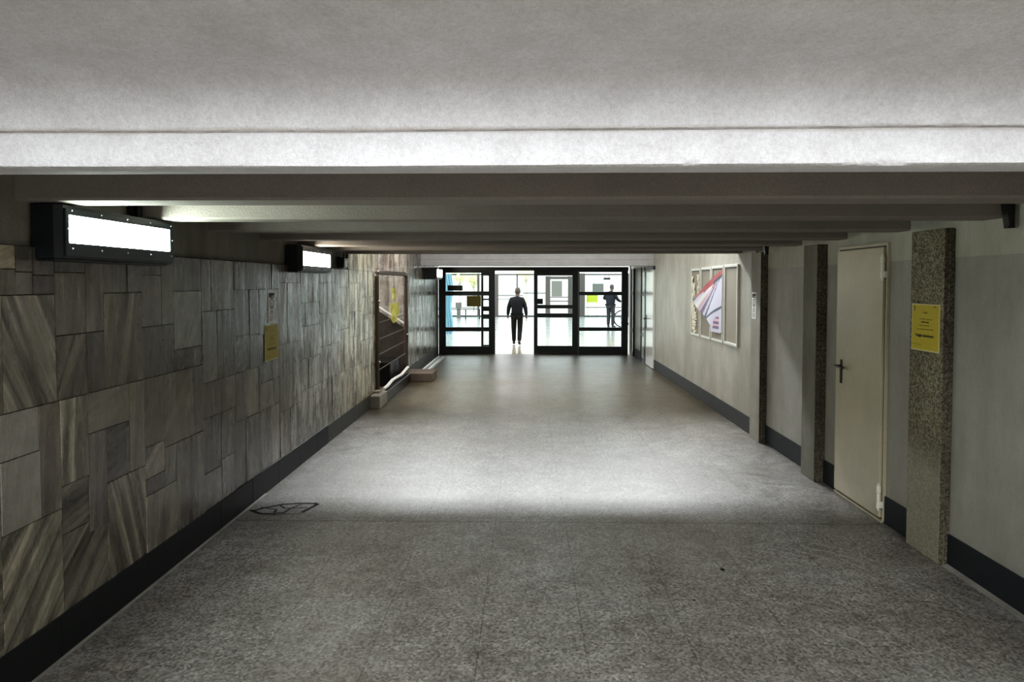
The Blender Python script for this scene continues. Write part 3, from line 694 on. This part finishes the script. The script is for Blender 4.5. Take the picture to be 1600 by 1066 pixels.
tag(obj('concrete_block', bm, M['concrete'], origin=(-2.19, 10.7, 0)), 'small concrete block holding the near post of the gate', 'block')
ym = mat('yellow_rag', (.62, .60, .14), .6)
for (ya, yb, za, zb, lab) in ((11.66, 12.45, 1.17, 1.47, 'crumpled yellow plastic bag hanging on the gate below the handrail'),
                              (11.86, 12.10, 1.53, 1.71, 'small faded yellow tag on the gate above the yellow bag')):
    bm = bm_new(); N = 12; g_ = [[None] * (N + 1) for _ in range(N + 1)]
    for i in range(N + 1):
        for j in range(N + 1):
            y = ya + (yb - ya) * i / N; z = za + (zb - za) * j / N; q = noise.noise(Vector((y * 7, z * 9, ya)))
            pin = (1 - .28 * abs(j / N - .5) * 2); yc = (ya + yb) / 2
            g_[i][j] = bm.verts.new((-2.165 + .04 * q, yc + (y - yc) * pin + .05 * q, z + .03 * math.sin(i * .9) * (1 - j / N)))
    for i in range(N):
        for j in range(N): bm.faces.new((g_[i][j], g_[i + 1][j], g_[i + 1][j + 1], g_[i][j + 1]))
    tag(obj('yellow_bag' if za < 1.4 else 'yellow_tag', bm, ym, smooth=True, origin=(-2.165, (ya + yb) / 2, za)), lab, 'bag' if za < 1.4 else 'tag')
bm = bm_new(); box(bm, -2.24, -1.705, 13.32, 14.0, 0, .16, .012)
tag(obj('kerb_block', bm, plaster('brown_kerb_stone', (.16, .125, .10), .25, .8, .5), origin=(-1.97, 13.65, 0)), 'low brown kerb block jutting from the left wall past the stairs', 'kerb')
for x, lab in ((-2.13, 'steel ramp rail on the floor, next to the left wall before the doors'), (-2.02, 'steel ramp rail on the floor, the one farther from the left wall')):
    bm = bm_new(); prism(bm, [(x - .03, 0), (x + .03, 0), (x + .03, .02), (x + .024, .02), (x + .024, .006), (x - .024, .006), (x - .024, .02), (x - .03, .02)], 'Y', 14.3, 18.0)
    tag(obj('ramp_rail', bm, M['whitegloss'], origin=(x, 16.1, 0)), lab, 'ramp rail', 'ramp rails on the floor')

bm = bm_new(); box(bm, -2.95, -2.36, 12.7, 13.7, 0, .42, .01); box(bm, -2.93, -2.38, 12.69, 12.7, .10, .12); box(bm, -2.93, -2.38, 12.69, 12.7, .26, .28)
tag(obj('black_crate', bm, M['blackplastic'], origin=(-2.65, 13.2, 0)), 'dark crate left at the foot of the stairs behind the gate', 'crate')

# marker drawing on the floor
bm = bm_new()
def stroke(pts, w=.017):
    for (a, b) in zip(pts, pts[1:]):
        a, b = Vector((*a, .0015)), Vector((*b, .0015)); d = (b - a).normalized(); n = Vector((-d.y, d.x, 0)) * w; a2, b2 = a - d * w * .5, b + d * w * .5
        bm.faces.new([bm.verts.new(p) for p in (a2 - n, b2 - n, b2 + n, a2 + n)])
stroke([(-2.16, 5.72), (-2.10, 5.80), (-1.98, 5.90), (-1.85, 5.93), (-1.72, 5.93), (-1.70, 5.90)]); stroke([(-1.70, 5.90), (-1.76, 5.70)])
stroke([(-2.18, 5.74), (-2.08, 5.66), (-1.95, 5.645)]); stroke([(-2.13, 5.82), (-1.98, 5.76), (-1.98, 5.69), (-1.90, 5.68), (-1.88, 5.80), (-1.83, 5.90)], .009)
stroke([(-2.0, 5.88), (-1.93, 5.80), (-1.88, 5.80), (-1.76, 5.82)], .009); stroke([(-1.95, 5.645), (-1.76, 5.66)], .005)
tag(obj('floor_drawing', bm, M['paint_mark'], origin=(-1.93, 5.8, 0), recalc=False), 'black marker scrawl drawn on the floor by the left plinth', 'drawing')
for (x, y, lab) in ((1.231, 4.604, 'small dark scrap of litter lying on the near floor to the right'), (.95, 4.15, 'tiny dark crumb on the near floor, closer than the larger scrap')):
    bm = bm_new(); s = .016 if y > 4.5 else .008
    bmesh.ops.create_icosphere(bm, subdivisions=2, radius=s)
    for v in bm.verts: v.co = Vector((v.co.x * (1 + .6 * noise.noise(v.co * 90)), v.co.y * 1.4, max(0, v.co.z * .4))) + Vector((x, y, 0))
    tag(obj('litter_scrap', bm, M['blackplastic'], origin=(x, y, 0)), lab, 'litter')

# ------------------------------------------------------------------ glass entrance
YG = 18.70
def frame_rects(bm, rects, y0, y1):
    for r in rects: box(bm, r[0], r[1], y0, y1, r[2], r[3], .004)
def glazing(name, label, cat, rects, panes, y0, y1, kind='structure', extra=None):
    xs = [r[0] for r in rects] + [r[1] for r in rects]
    g = thing(name, ((min(xs) + max(xs)) / 2, (y0 + y1) / 2, 0), label, cat, kind=kind)
    bm = bm_new(); frame_rects(bm, rects, y0, y1); obj('frame', bm, M['dark'], g)
    for p in panes: bm = bm_new(); box(bm, p[0], p[1], (y0 + y1) / 2 - .004, (y0 + y1) / 2 + .004, p[2], p[3]); obj('pane', bm, M['glass'], g)
    return g
bm = bm_new(); box(bm, -2.228, 2.56, YG - .06, YG + .08, 2.105, 2.20, .004); box(bm, -2.05, 2.40, YG - .065, YG - .02, 2.155, 2.167)
struct('trim_3', bm, M['dark'], 'dark steel header over the glass entrance', 'door header')
gl = glazing('window_1', 'dark framed glass panel left of the open doorway, with a small door leaf behind it', 'glazed panel',
 [(-2.228, -2.05, 0, 2.105), (-.96, -.80, 0, 2.105), (-2.05, -.96, 2.05, 2.105), (-2.05, -.96, 1.475, 1.585), (-2.05, -.96, .57, .675), (-2.05, -.96, 0, .19)],
 [(-2.05, -.96, 1.585, 2.05), (-2.05, -.96, .675, 1.475), (-2.05, -.96, .19, .57)], YG - .05, YG + .05)
# sliding leaf parked behind the left panel
glazing('door_3', 'dark narrow sliding door leaf parked behind the left glass panel', 'sliding door',
 [(-1.16, -1.10, .06, 2.08), (-.95, -.9, .06, 2.08), (-1.10, -.95, .06, .22), (-1.10, -.95, .88, 1.0), (-1.10, -.95, 1.08, 1.20), (-1.10, -.95, 1.36, 1.40), (-1.1, -.95, 1.98, 2.08)],
 [(-1.10, -.95, .22, 1.98)], YG + .07, YG + .11)
lf2 = glazing('door_4', 'dark framed glass sliding leaf closed on the right of the doorway', 'sliding door',
 [(.18, .275, 0, 2.105), (1.15, 1.30, 0, 2.105), (.275, 1.15, 1.98, 2.105), (.275, 1.15, 1.15, 1.245), (.275, 1.15, .925, 1.03), (.275, 1.15, 0, .205)],
 [(.275, 1.15, 1.245, 1.98), (.275, 1.15, 1.03, 1.15), (.275, 1.15, .205, .925)], YG - .04, YG + .04)
glazing('window_2', 'dark framed glass panel right of the sliding door, people and a bicycle seen through it', 'glazed panel',
 [(1.305, 1.33, 0, 2.105), (2.39, 2.55, 0, 2.105), (1.33, 2.39, 2.07, 2.105), (1.33, 2.39, 1.485, 1.575), (1.33, 2.39, .585, .675), (1.33, 2.39, 0, .19)],
 [(1.33, 2.39, 1.575, 2.07), (1.33, 2.39, .675, 1.485), (1.33, 2.39, .19, .585)], YG - .05, YG + .05)
sn = thing('door_sign', (-1.33, YG - .06, 1.2), 'olive yellow sign hanging on the left glass panel under its upper rail', 'sign')
bm = bm_new(); box(bm, -1.515, -1.155, YG - .064, YG - .056, 1.20, 1.47, .003); obj('board', bm, mat('olive_sign', (.17, .15, .02), .5), sn)
bm = bm_new(); box(bm, -1.50, -1.17, YG - .066, YG - .0645, 1.215, 1.455); obj('face', bm, mat('olive_sign_face', (.22, .19, .03), .5), sn)
bm = bm_new(); box(bm, -2.0, -1.62, YG - .03, YG - .012, 1.60, 1.735, .003); tag(obj('black_sign', bm, M['blackplastic'], origin=(-1.81, YG - .02, 1.6)), 'black oblong sign in the upper left pane of the glass panel', 'sign')
bm = bm_new(); box(bm, .275, .41, YG - .03, YG - .012, 1.26, 1.40, .003); tag(obj('black_sticker', bm, M['blackplastic'], origin=(.34, YG - .02, 1.26)), 'small black sticker in the lower left corner of the sliding leaf pane', 'sticker')

# right side recess by the doors
bm = bm_new(); box(bm, 2.66, 3.0, 15.72, 19.3, 0, 2.5); struct('wall_right_recess', bm, M['wallF'], 'dim side wall between the white side door and the glass entrance', 'wall')
bm = bm_new(); box(bm, 2.645, 2.66, 17.05, 18.2, 0, .2, .002); struct('baseboard_right', bm, M['baseRfar'], 'short plinth between the two bright side strips near the entrance', 'baseboard')
d2 = thing('door_2', (2.65, 15.9, 0), 'white glossy side door with a black handle at the far right by the entrance', 'door', kind='structure')
bm = bm_new(); box(bm, 2.62, 2.66, 15.40, 16.33, .01, 2.08, .003); lf3 = obj('door_leaf', bm, M['whitegloss'], d2)
bm = bm_new(); box(bm, 2.61, 2.66, 16.33, 16.50, 0, 2.15, .003); box(bm, 2.61, 2.66, 15.36, 16.5, 2.08, 2.15, .003); obj('door_frame', bm, M['dark'], d2)
bm = bm_new(); box(bm, 2.61, 2.62, 16.22, 16.28, .80, 1.10, .004); tube(bm, [(2.61, 16.25, 1.02), (2.56, 16.25, 1.02), (2.56, 16.12, 1.02)], .013); obj('door_handle', bm, M['blackplastic'], lf3, True)
for (a, b, nm, lab) in ((16.52, 17.02, 'window_3', 'narrow bright side pane next to the white side door'), (18.24, 18.62, 'window_4', 'narrow bright side pane squeezed beside the glass entrance')):
    g = thing(nm, (2.65, (a + b) / 2, 0), lab, 'side pane', kind='structure')
    bm = bm_new(); box(bm, 2.635, 2.66, a, b, 0, 2.15); obj('pane', bm, M['whitegloss'], g)
    bm = bm_new()
    for z0, z1 in ((1.5, 1.58), (.58, .67), (0, .1)): box(bm, 2.625, 2.64, a, b, z0, z1)
    for yy in (a - .02, b - .02): box(bm, 2.615, 2.66, yy, yy + .04, 0, 2.15)
    obj('frame', bm, M['dark'], g)

# ------------------------------------------------------------------ hall beyond
YH = 39.2
bm = bm_new(); box(bm, -12.2, -12, 18.7, 60, 0, 3.2); struct('wall_hall_left', bm, M['hallwall'], 'pale left wall of the bright hall', 'wall')
bm = bm_new(); box(bm, 12, 12.2, 18.7, 60, 0, 3.2); struct('wall_hall_right', bm, M['hallwall'], 'pale right wall of the bright hall', 'wall')
bm = bm_new(); box(bm, 2.66, 12, 18.9, 19.1, 0, 3.2); box(bm, -12, XL - .1, 18.9, 19.1, 0, 3.2); struct('wall_hall_front', bm, M['hallwall'], 'hall wall on both sides of the glass entrance', 'wall')
bm = bm_new(); box(bm, -12, 12, 39.7, 75, -.2, -.01); struct('ground_outside', bm, mat('pale_paving', (.75, .75, .72), .7), 'pale paving outside the hall', 'paving')
g = thing('window_5', (.3, YH, 0), 'far glazed screen of the hall with thin dark mullions', 'glazed screen', kind='structure')
bm = bm_new()
for r in ((-1.73, -1.50, 0, 2.25), (2.77, 3.08, 0, 2.3), (5.1, 5.4, 0, 2.3), (-2.63, -2.5, 0, 2.3), (-6.0, -5.75, 0, 2.3)): box(bm, r[0], r[1], YH - .05, YH + .05, r[2], r[3])
obj('wide_mullions', bm, M['brownmetal'], g)
bm = bm_new()
for r in ((-.54, -.47, 1.3, 2.25), (-12, 12, 2.20, 2.27), (-1.5, -.2, 1.10, 1.15), (-1.5, -.2, .90, .94), (-.2, 1.05, 1.23, 1.28), (3.1, 5.1, .48, .52), (-12, 12, 0, .07), (-5.75, -2.6, .44, .48)): box(bm, r[0], r[1], YH - .04, YH + .04, r[2], r[3])
obj('thin_bars', bm, M['dark'], g)
for a, b in ((-5.75, -2.63), (-1.5, .95), (3.08, 5.1)): bm = bm_new(); box(bm, a, b, YH - .004, YH + .004, .07, 2.2); obj('pane', bm, M['glass'], g)
g = thing('door_5', (1.6, 38.9, 0), 'dark framed far door of the hall seen through the sliding leaf', 'door', kind='structure')
bm = bm_new(); frame_rects(bm, [(.98, 1.24, 0, 2.15), (2.16, 2.40, 0, 2.15), (1.24, 2.16, 1.98, 2.13), (1.24, 2.16, 1.02, 1.07), (1.24, 2.16, .80, .86), (1.24, 2.16, 0, .12)], 38.86, 38.94); obj('frame', bm, M['brownmetal'], g)
bm = bm_new(); box(bm, 1.3, 1.86, 38.80, 38.84, 1.08, 1.90, .005); obj('notice_panel', bm, mat('grey_panel', (.20, .20, .17), .6), g)
for (x0, x1, z0, z1, yy, c, lab, cat) in ((3.42, 4.0, 1.34, 1.76, 38.6, (.14, .15, .13), 'dark grey board hanging far behind the right glass panel', 'board'),
        (4.0, 4.35, 1.95, 2.07, 38.6, (.02, .02, .02), 'small black sign above the person beside the bicycle', 'sign'),
        (3.2, 3.8, .75, 1.15, 39.6, (.85, .85, .05), 'bright yellow board low behind the right glass panel', 'board'),
        (-3.62, -3.3, .50, .80, 37.5, (.16, .15, .14), 'small grey box on a post seen through the left glass panel', 'box')):
    bm = bm_new(); box(bm, x0, x1, yy - .03, yy + .03, z0, z1, .01)
    if cat == 'box': box(bm, x0 + .06, x1 - .06, yy - .05, yy + .05, 0, z0)
    else:
        for xx in (x0 + .06, x1 - .08): box(bm, xx, xx + .02, yy - .01, yy + .01, z1, 2.24 if z1 > 1.2 else z1 + .01)
        if z0 < 1: 
            for xx in (x0 + .06, x1 - .08): box(bm, xx, xx + .03, yy - .01, yy + .01, 0, z0)
    tag(obj('hall_board' if cat != 'box' else 'post_box', bm, mat('board_paint', c, .5), origin=((x0 + x1) / 2, yy, 0)), lab, cat)
# low bench and barrier rail
g = thing('low_barrier', (-3.6, 36.5, 0), 'low dark barrier rail crossing the hall behind the left glass panel', 'barrier')
bm = bm_new(); box(bm, -4.6, -2.3, 36.48, 36.54, .46, .50); obj('top_rail', bm, M['dark'], g)
for x in (-4.5, -3.05, -2.36): bm = bm_new(); box(bm, x, x + .06, 36.48, 36.54, 0, .46); obj('post', bm, M['dark'], g)
# blue drapery strip at the left
bm = bm_new()
for k in range(24):
    z = .05 + 2.1 * k / 23
bm2 = bm; N = 10; prev = None
for k in range(30):
    z = 2.1 * k / 29; row = [bm.verts.new((-2.9 + .28 * i / N + .03 * math.sin(z * 5), 26.0 + .03 * math.sin(i * 2.0 + z), z)) for i in range(N + 1)]
    if prev:
        for i in range(N): bm.faces.new((prev[i], prev[i + 1], row[i + 1], row[i]))
    prev = row
tag(obj('blue_curtain', bm, mat('pale_blue_cloth', (.22, .42, .52), .7), smooth=True, origin=(-2.8, 26, 0)), 'pale blue hanging cloth at the far left edge of the glass', 'curtain')
# trees outside
leafm = mat('yellow_green_leaves', (.72, .74, .36), .6); trunkm = mat('tree_bark', (.4, .38, .3), .9)
def tree(x, y, zc, r, sq, label):
    g = thing('tree', (x, y, 0), label, 'tree', 'trees outside the hall'); rn = random.Random(int(abs(x * 31 + y)))
    bm = bm_new(); tube(bm, [(x, y, 0), (x + .05, y, zc * .5), (x - .03, y, zc)], [.05, .04, .03], 8)
    for k in range(4): a = k * 1.7; tube(bm, [(x, y, zc * .7), (x + r * .6 * math.cos(a), y + r * .5 * math.sin(a), zc + r * .3)], [.04, .015], 6)
    obj('trunk', bm, trunkm, g, True)
    bm = bm_new()
    for k in range(520):
        d = Vector((rn.gauss(0, 1), rn.gauss(0, 1), rn.gauss(0, 1))).normalized() * r * rn.uniform(.35, 1) ; d.z *= sq; p = Vector((x, y, zc)) + d
        a = Vector((rn.uniform(-1, 1), rn.uniform(-1, 1), rn.uniform(-1, 1))).normalized(); b = a.orthogonal().normalized(); s = rn.uniform(.04, .08)
        bm.faces.new([bm.verts.new(q) for q in (p - a * s, p + b * s * .5, p + a * s, p - b * s * .5)])
    obj('foliage', bm, leafm, g, recalc=False)
tree(-4.55, 50, 2.2, .55, .7, 'yellow-green tree outside, seen through the left end of the left glass panel')
tree(-3.3, 46, 2.0, .55, 1.0, 'yellow-green tree outside, seen through the middle of the left glass panel')
tree(-.05, 52, 2.5, .8, .7, 'yellow-green tree outside, seen above the open doorway')
# pale buildings outside
bm = bm_new(); box(bm, -14, 14, 74, 75, 0, 9)
for k in range(9): box(bm, -13 + k * 3, -11.4 + k * 3, 73.9, 74, 1.2, 2.6)
tag(obj('pale_building', bm, mat('pale_facade', (.85, .85, .84), .8), origin=(0, 74.5, 0)), 'long pale facade outside, washed out by daylight', 'building', kind='structure')

# ------------------------------------------------------------------ people
def skin(name, pts, edges, rad, m, parent, origin, root=0, sub=2):
    me = bpy.data.meshes.new(name + '_rig'); me.from_pydata([Vector(p) for p in pts], edges, []); me.update()
    o = bpy.data.objects.new(name, me); COL.objects.link(o)
    md = o.modifiers.new('s', 'SKIN'); md.use_smooth_shade = True
    sv = me.skin_vertices[0].data
    for i, r in enumerate(rad): sv[i].radius = r if isinstance(r, tuple) else (r, r); sv[i].use_root = (i == root)
    if sub: s = o.modifiers.new('u', 'SUBSURF'); s.levels = sub; s.render_levels = sub
    dg = bpy.context.evaluated_depsgraph_get(); out = bpy.data.meshes.new_from_object(o.evaluated_get(dg)); bpy.data.objects.remove(o)
    out.materials.clear(); out.materials.append(m); out.name = name
    for p in out.polygons: p.use_smooth = True
    q = bpy.data.objects.new(name, out); COL.objects.link(q); q.parent = parent; return q
skinm = mat('skin', (.14, .09, .07), .5); skinh = mat('skin_head', (.14, .10, .08), .5)
def person(loc, rz, label, jacket, trousers, hairc, shoes, P, scale=1):
    g = thing('person', loc, label, 'person'); g.rotation_euler.z = rz; g.scale = (scale,) * 3
    J = P
    # body: one continuous figure
    names = ['pelvis', 'waist', 'chest', 'neckb', 'neck', 'headl', 'headc', 'headt', 'lsh', 'lel', 'lwr', 'lha', 'rsh', 'rel', 'rwr', 'rha', 'lhip', 'lkn', 'lan', 'lto', 'rhip', 'rkn', 'ran', 'rto']
    ix = {n: i for i, n in enumerate(names)}
    E_ = [('pelvis', 'waist'), ('waist', 'chest'), ('chest', 'neckb'), ('neckb', 'neck'), ('neck', 'headl'), ('headl', 'headc'), ('headc', 'headt'),
         ('chest', 'lsh'), ('lsh', 'lel'), ('lel', 'lwr'), ('lwr', 'lha'), ('chest', 'rsh'), ('rsh', 'rel'), ('rel', 'rwr'), ('rwr', 'rha'),
         ('pelvis', 'lhip'), ('lhip', 'lkn'), ('lkn', 'lan'), ('lan', 'lto'), ('pelvis', 'rhip'), ('rhip', 'rkn'), ('rkn', 'ran'), ('ran', 'rto')]
    rad = {'pelvis': (.13, .1), 'waist': (.13, .1), 'chest': (.15, .11), 'neckb': .06, 'neck': .055, 'headl': (.066, .075), 'headc': (.076, .094), 'headt': (.05, .06),
           'lsh': .055, 'lel': .04, 'lwr': .027, 'lha': (.024, .034), 'rsh': .055, 'rel': .04, 'rwr': .027, 'rha': (.024, .034),
           'lhip': .085, 'lkn': .055, 'lan': .04, 'lto': .03, 'rhip': .085, 'rkn': .055, 'ran': .04, 'rto': .03}
    skin('body', [J[n] for n in names], [(ix[a], ix[b]) for a, b in E_], [rad[n] for n in names], skinm, g, loc)
    # hands: fingers and thumb
    for s in 'lr':
        h = Vector(J[s + 'ha']); w = Vector(J[s + 'wr']); d = (h - w).normalized(); side = Vector((0, 1, 0)); out_ = Vector((-1 if s == 'l' else 1, 0, 0))
        pts, eds, rr = [], [], []
        for k, (off, ln) in enumerate(((.026, .062), (.009, .072), (-.009, .068), (-.026, .052))):
            a = h + side * off; b = a + d * ln * .55 ; c = b + (d * .8 - out_ * .5).normalized() * ln * .5
            n0 = len(pts); pts += [a, b, c]; eds += [(n0, n0 + 1), (n0 + 1, n0 + 2)]; rr += [.0095, .0085, .007]
        for k in range(4): skin('finger', pts[k * 3:k * 3 + 3], [(0, 1), (1, 2)], rr[:3], skinm, g, loc, sub=1)
        a = w + d * .03 + side * .022; skin('thumb', [a, a + side * .03 + d * .025, a + side * .034 + d * .055], [(0, 1), (1, 2)], [.012, .010, .008], skinm, g, loc, sub=1)
    # ears, nose
    hc = Vector(J['headc'])
    for sx in (-1, 1):
        bm = bm_new()
        bmesh.ops.create_uvsphere(bm, u_segments=10, v_segments=8, radius=1, matrix=Matrix.Translation(hc + Vector((sx * .078, -.005, -.01))) @ Matrix.Diagonal((.012, .02, .034, 1)))
        o = obj('ear', bm, skinh, None, True); o.parent = g
    bm = bm_new(); bmesh.ops.create_cone(bm, segments=8, radius1=.016, radius2=.004, depth=.03, cap_ends=True, matrix=Matrix.Translation(hc + Vector((0, .098, -.02))) @ Matrix.Rotation(R(-70), 4, 'X'))
    box(bm, -.025, .025, hc.y + .086, hc.y + .09, hc.z - .062, hc.z - .056); 
    for sx in (-1, 1): bmesh.ops.create_uvsphere(bm, u_segments=8, v_segments=6, radius=.011, matrix=Matrix.Translation(hc + Vector((sx * .03, .085, .005))))
    o = obj('face', bm, skinh, None, True); o.parent = g
    # hair: a cap hugging the back and top of the head
    bm = bm_new(); bmesh.ops.create_uvsphere(bm, u_segments=24, v_segments=16, radius=1)
    for v in list(bm.verts):
        if v.co.y > .45 and v.co.z < .45 or v.co.z < -.45: bm.verts.remove(v)
    for v in bm.verts: v.co = hc + Vector((v.co.x * .083, v.co.y * .10 - .004, v.co.z * .112 + .02)) * 1 + Vector((0, 0, 0))
    o = obj('hair', bm, mat('hair', hairc, .8), None, True); o.parent = g
    # jacket
    def add(a, dz=0, dx=0): v = Vector(J[a]); return (v.x + dx, v.y, v.z + dz)
    W = Vector(J['lwr']); W2 = Vector(J['rwr'])
    pts = [add('pelvis', -.10), add('pelvis', .06), add('waist'), add('chest'), add('neckb'), add('neck', -.02), add('lsh'), add('lel'), tuple(W * .97 + Vector(J['lel']) * .03), add('rsh'), add('rel'), tuple(W2 * .97 + Vector(J['rel']) * .03)]
    skin('jacket', pts, [(0, 1), (1, 2), (2, 3), (3, 4), (4, 5), (3, 6), (6, 7), (7, 8), (3, 9), (9, 10), (10, 11)],
         [(.205, .14), (.195, .14), (.185, .135), (.195, .14), (.11, .09), (.066, .068), .085, .066, .046, .085, .066, .046], mat('jacket_cloth', jacket, .8), g, loc, root=2)
    # trousers
    pts = [add('pelvis', .04), add('lhip'), add('lkn'), add('lan', -.02), add('rhip'), add('rkn'), add('ran', -.02)]
    skin('trousers', pts, [(0, 1), (1, 2), (2, 3), (0, 4), (4, 5), (5, 6)], [(.14, .11), .10, .078, .06, .10, .078, .06], mat('trouser_cloth', trousers, .85), g, loc)
    for s in 'lr':
        a, t_ = Vector(J[s + 'an']), Vector(J[s + 'to'])
        dd = (t_ - a); dd.z = 0; dd.normalize()
        skin('shoe', [a - dd * .04 - Vector((0, 0, .045)), a + Vector((0, 0, -.035)), a.lerp(t_, .6) - Vector((0, 0, .012)), t_ + dd * .03], [(0, 1), (1, 2), (2, 3)], [.04, .048, .042, .032], mat('shoe_leather', shoes, .5), g, loc, sub=1)
    return g
walk = dict(pelvis=(0, 0, .86), waist=(0, .01, 1.0), chest=(-.005, .02, 1.21), neckb=(.01, .035, 1.37), neck=(.012, .05, 1.43), headl=(.015, .075, 1.475), headc=(.018, .07, 1.545), headt=(.018, .06, 1.61),
            lsh=(-.17, .02, 1.31), lel=(-.245, .03, 1.06), lwr=(-.27, .08, .84), lha=(-.265, .10, .775), rsh=(.17, .015, 1.31), rel=(.25, -.03, 1.05), rwr=(.275, -.05, .83), rha=(.275, -.045, .765),
            lhip=(-.09, .01, .82), lkn=(-.095, .14, .46), lan=(-.09, .17, .09), lto=(-.11, .30, .035), rhip=(.09, 0, .82), rkn=(.085, .0, .45), ran=(.065, -.22, .13), rto=(.08, -.10, .03))
person((-.28, 21.35, 0), 0, 'bald-cropped man in a dark jacket and dark trousers walking away through the open doorway', (.002, .004, .006), (.0015, .0015, .002), (.10, .095, .08), (.003, .003, .003), walk)
stand = dict(walk); stand.update(lkn=(-.1, .03, .46), lan=(-.1, .0, .09), lto=(-.13, .13, .035), rkn=(.1, .02, .46), ran=(.1, -.02, .09), rto=(.13, .12, .035), rel=(.27, .06, 1.08), rwr=(.33, .24, 1.0), rha=(.36, .30, .98), lel=(-.30, .0, 1.12), lwr=(-.22, .16, 1.1), lha=(-.16, .2, 1.1))
person((3.35, 29.6, 0), R(-35), 'person in a dark jacket standing with a bicycle behind the right glass panel', (.004, .006, .012), (.03, .03, .033), (.07, .06, .05), (.005, .005, .005), stand, 1.04)

# bicycle
bc = thing('bicycle', (4.1, 29.75, 0), 'black bicycle with a grey pannier bag held beside the standing person', 'bicycle')
def wheel(cx, cy, cz, r, dirv):
    w = None; bm = bm_new(); n = 36; ax = Vector(dirv).normalized()
    tube(bm, [Vector((cx, cy, cz)) + (ax * math.cos(2 * math.pi * k / n) + Vector((0, 0, 1)) * math.sin(2 * math.pi * k / n)) * r for k in range(n)], .026, 8, closed=True); w = obj('wheel', bm, M['blackplastic'], bc, True)
    bm = bm_new()
    for k in range(10): a = 2 * math.pi * k / 10; cyl(bm, (cx, cy, cz), Vector((cx, cy, cz)) + (ax * math.cos(a) + Vector((0, 0, 1)) * math.sin(a)) * r, .006, 5)
    nrm = ax.cross(Vector((0, 0, 1))); cyl(bm, Vector((cx, cy, cz)) - nrm * .05, Vector((cx, cy, cz)) + nrm * .05, .03, 10); obj('spokes', bm, M['dark'], w, True)
wheel(3.83, 29.75, .355, .33, (1, .12, 0)); wheel(4.86, 29.87, .355, .33, (1, .12, 0))
bm = bm_new(); F = lambda a, z: (3.83 + a, 29.75 + a * .116, z)
for p in ([F(0, .355), F(.13, .72), F(.18, .98)], [F(.15, .78), F(.55, .32)], [F(.17, .88), F(.68, .78)], [F(.55, .32), F(.72, .95)], [F(.55, .32), F(1.03, .355)], [F(1.03, .355), F(.69, .80)]): tube(bm, p, .018, 8)
obj('frame', bm, M['dark'], bc, True)
bm = bm_new(); c = Vector(F(.18, 1.02)); tube(bm, [c + Vector((-.08, -.28, .04)), c + Vector((-.02, -.12, .03)), c, c + Vector((-.02, .12, .03)), c + Vector((-.08, .28, .04))], .014, 8); obj('handlebar', bm, M['blackplastic'], bc, True)
bm = bm_new(); c = Vector(F(.72, .98)); bmesh.ops.create_uvsphere(bm, u_segments=16, v_segments=10, radius=1, matrix=Matrix.Translation(c) @ Matrix.Diagonal((.13, .07, .035, 1))); obj('saddle', bm, M['blackplastic'], bc, True)
bm = bm_new(); c = Vector(F(.20, .66)); box(bm, c.x - .13, c.x + .13, c.y - .17, c.y + .12, c.z - .2, c.z + .17, .05); obj('pannier_bag', bm, mat('grey_bag', (.10, .10, .095), .7), bc, True)

# ------------------------------------------------------------------ lights
def area(name, loc, direction, sx, sy, energy, col, spread=180):
    ld = bpy.data.lights.new(name, 'AREA'); ld.shape = 'RECTANGLE'; ld.size = sx; ld.size_y = sy; ld.energy = energy; ld.color = col; ld.spread = R(spread)
    o = bpy.data.objects.new(name, ld); COL.objects.link(o); o.location = loc
    o.rotation_euler = Vector(direction).to_track_quat('-Z', 'Y').to_euler(); return o
# daylight slanting back out of the far well
for x_, dx, pw in ((-1.65, -.13, 27), (.2, 0, 12), (2.05, .13, 25)): area('well_daylight', (x_, 12.9, 4.35), (dx, -1, -.64), 1.2, .3, pw, (.95, .98, 1.0), 52)
area('well_daylight_side', (1.2, 12.6, 4.2), (.30, -1, -.60), .8, .4, 9, (.97, .98, 1.0), 60)
area('well_skylight', (.2, 12.4, 4.4), (0, 0, -1), 4.4, 5.0, 90, (1.0, .98, .92), 150)
area('stair_daylight', (-5.5, 12.4, 4.2), (1, .1, -.8), 2.2, 2.4, 200, (1, .96, .92), 160)
area('landing_daylight', (.2, -1.15, 3.65), (0, 1, -.47), 4.7, 1.8, 50, (.97, .98, .98), 70)
area('landing_skylight', (.2, -.6, 4.3), (0, .1, -1), 4.6, 2.4, 98, (1, .98, .95), 66)

w = bpy.data.worlds.new('overcast'); sc.world = w; w.use_nodes = True
bg = w.node_tree.nodes['Background']; bg.inputs[0].default_value = (.95, .98, 1.0, 1); bg.inputs[1].default_value = 2.2

# ------------------------------------------------------------------ camera
cd = bpy.data.cameras.new('camera'); cam = bpy.data.objects.new('camera', cd); COL.objects.link(cam); sc.camera = cam
f = 1155.; yaw = math.atan(23 / f); p = math.atan(.038)
cd.sensor_width = 36; cd.lens = f / 1600 * 36; cd.shift_y = -(485.89 - 533) / 1600 * -1
cam.location = (0, 0, 1.8)
fw = Vector((-math.sin(yaw) * math.cos(p), math.cos(yaw) * math.cos(p), -math.sin(p)))
cam.rotation_euler = fw.to_track_quat('-Z', 'Y').to_euler()
cd.clip_start = .05; cd.clip_end = 300
sc.view_settings.view_transform = 'Standard'; sc.view_settings.look = 'Medium High Contrast'; sc.view_settings.exposure = .3
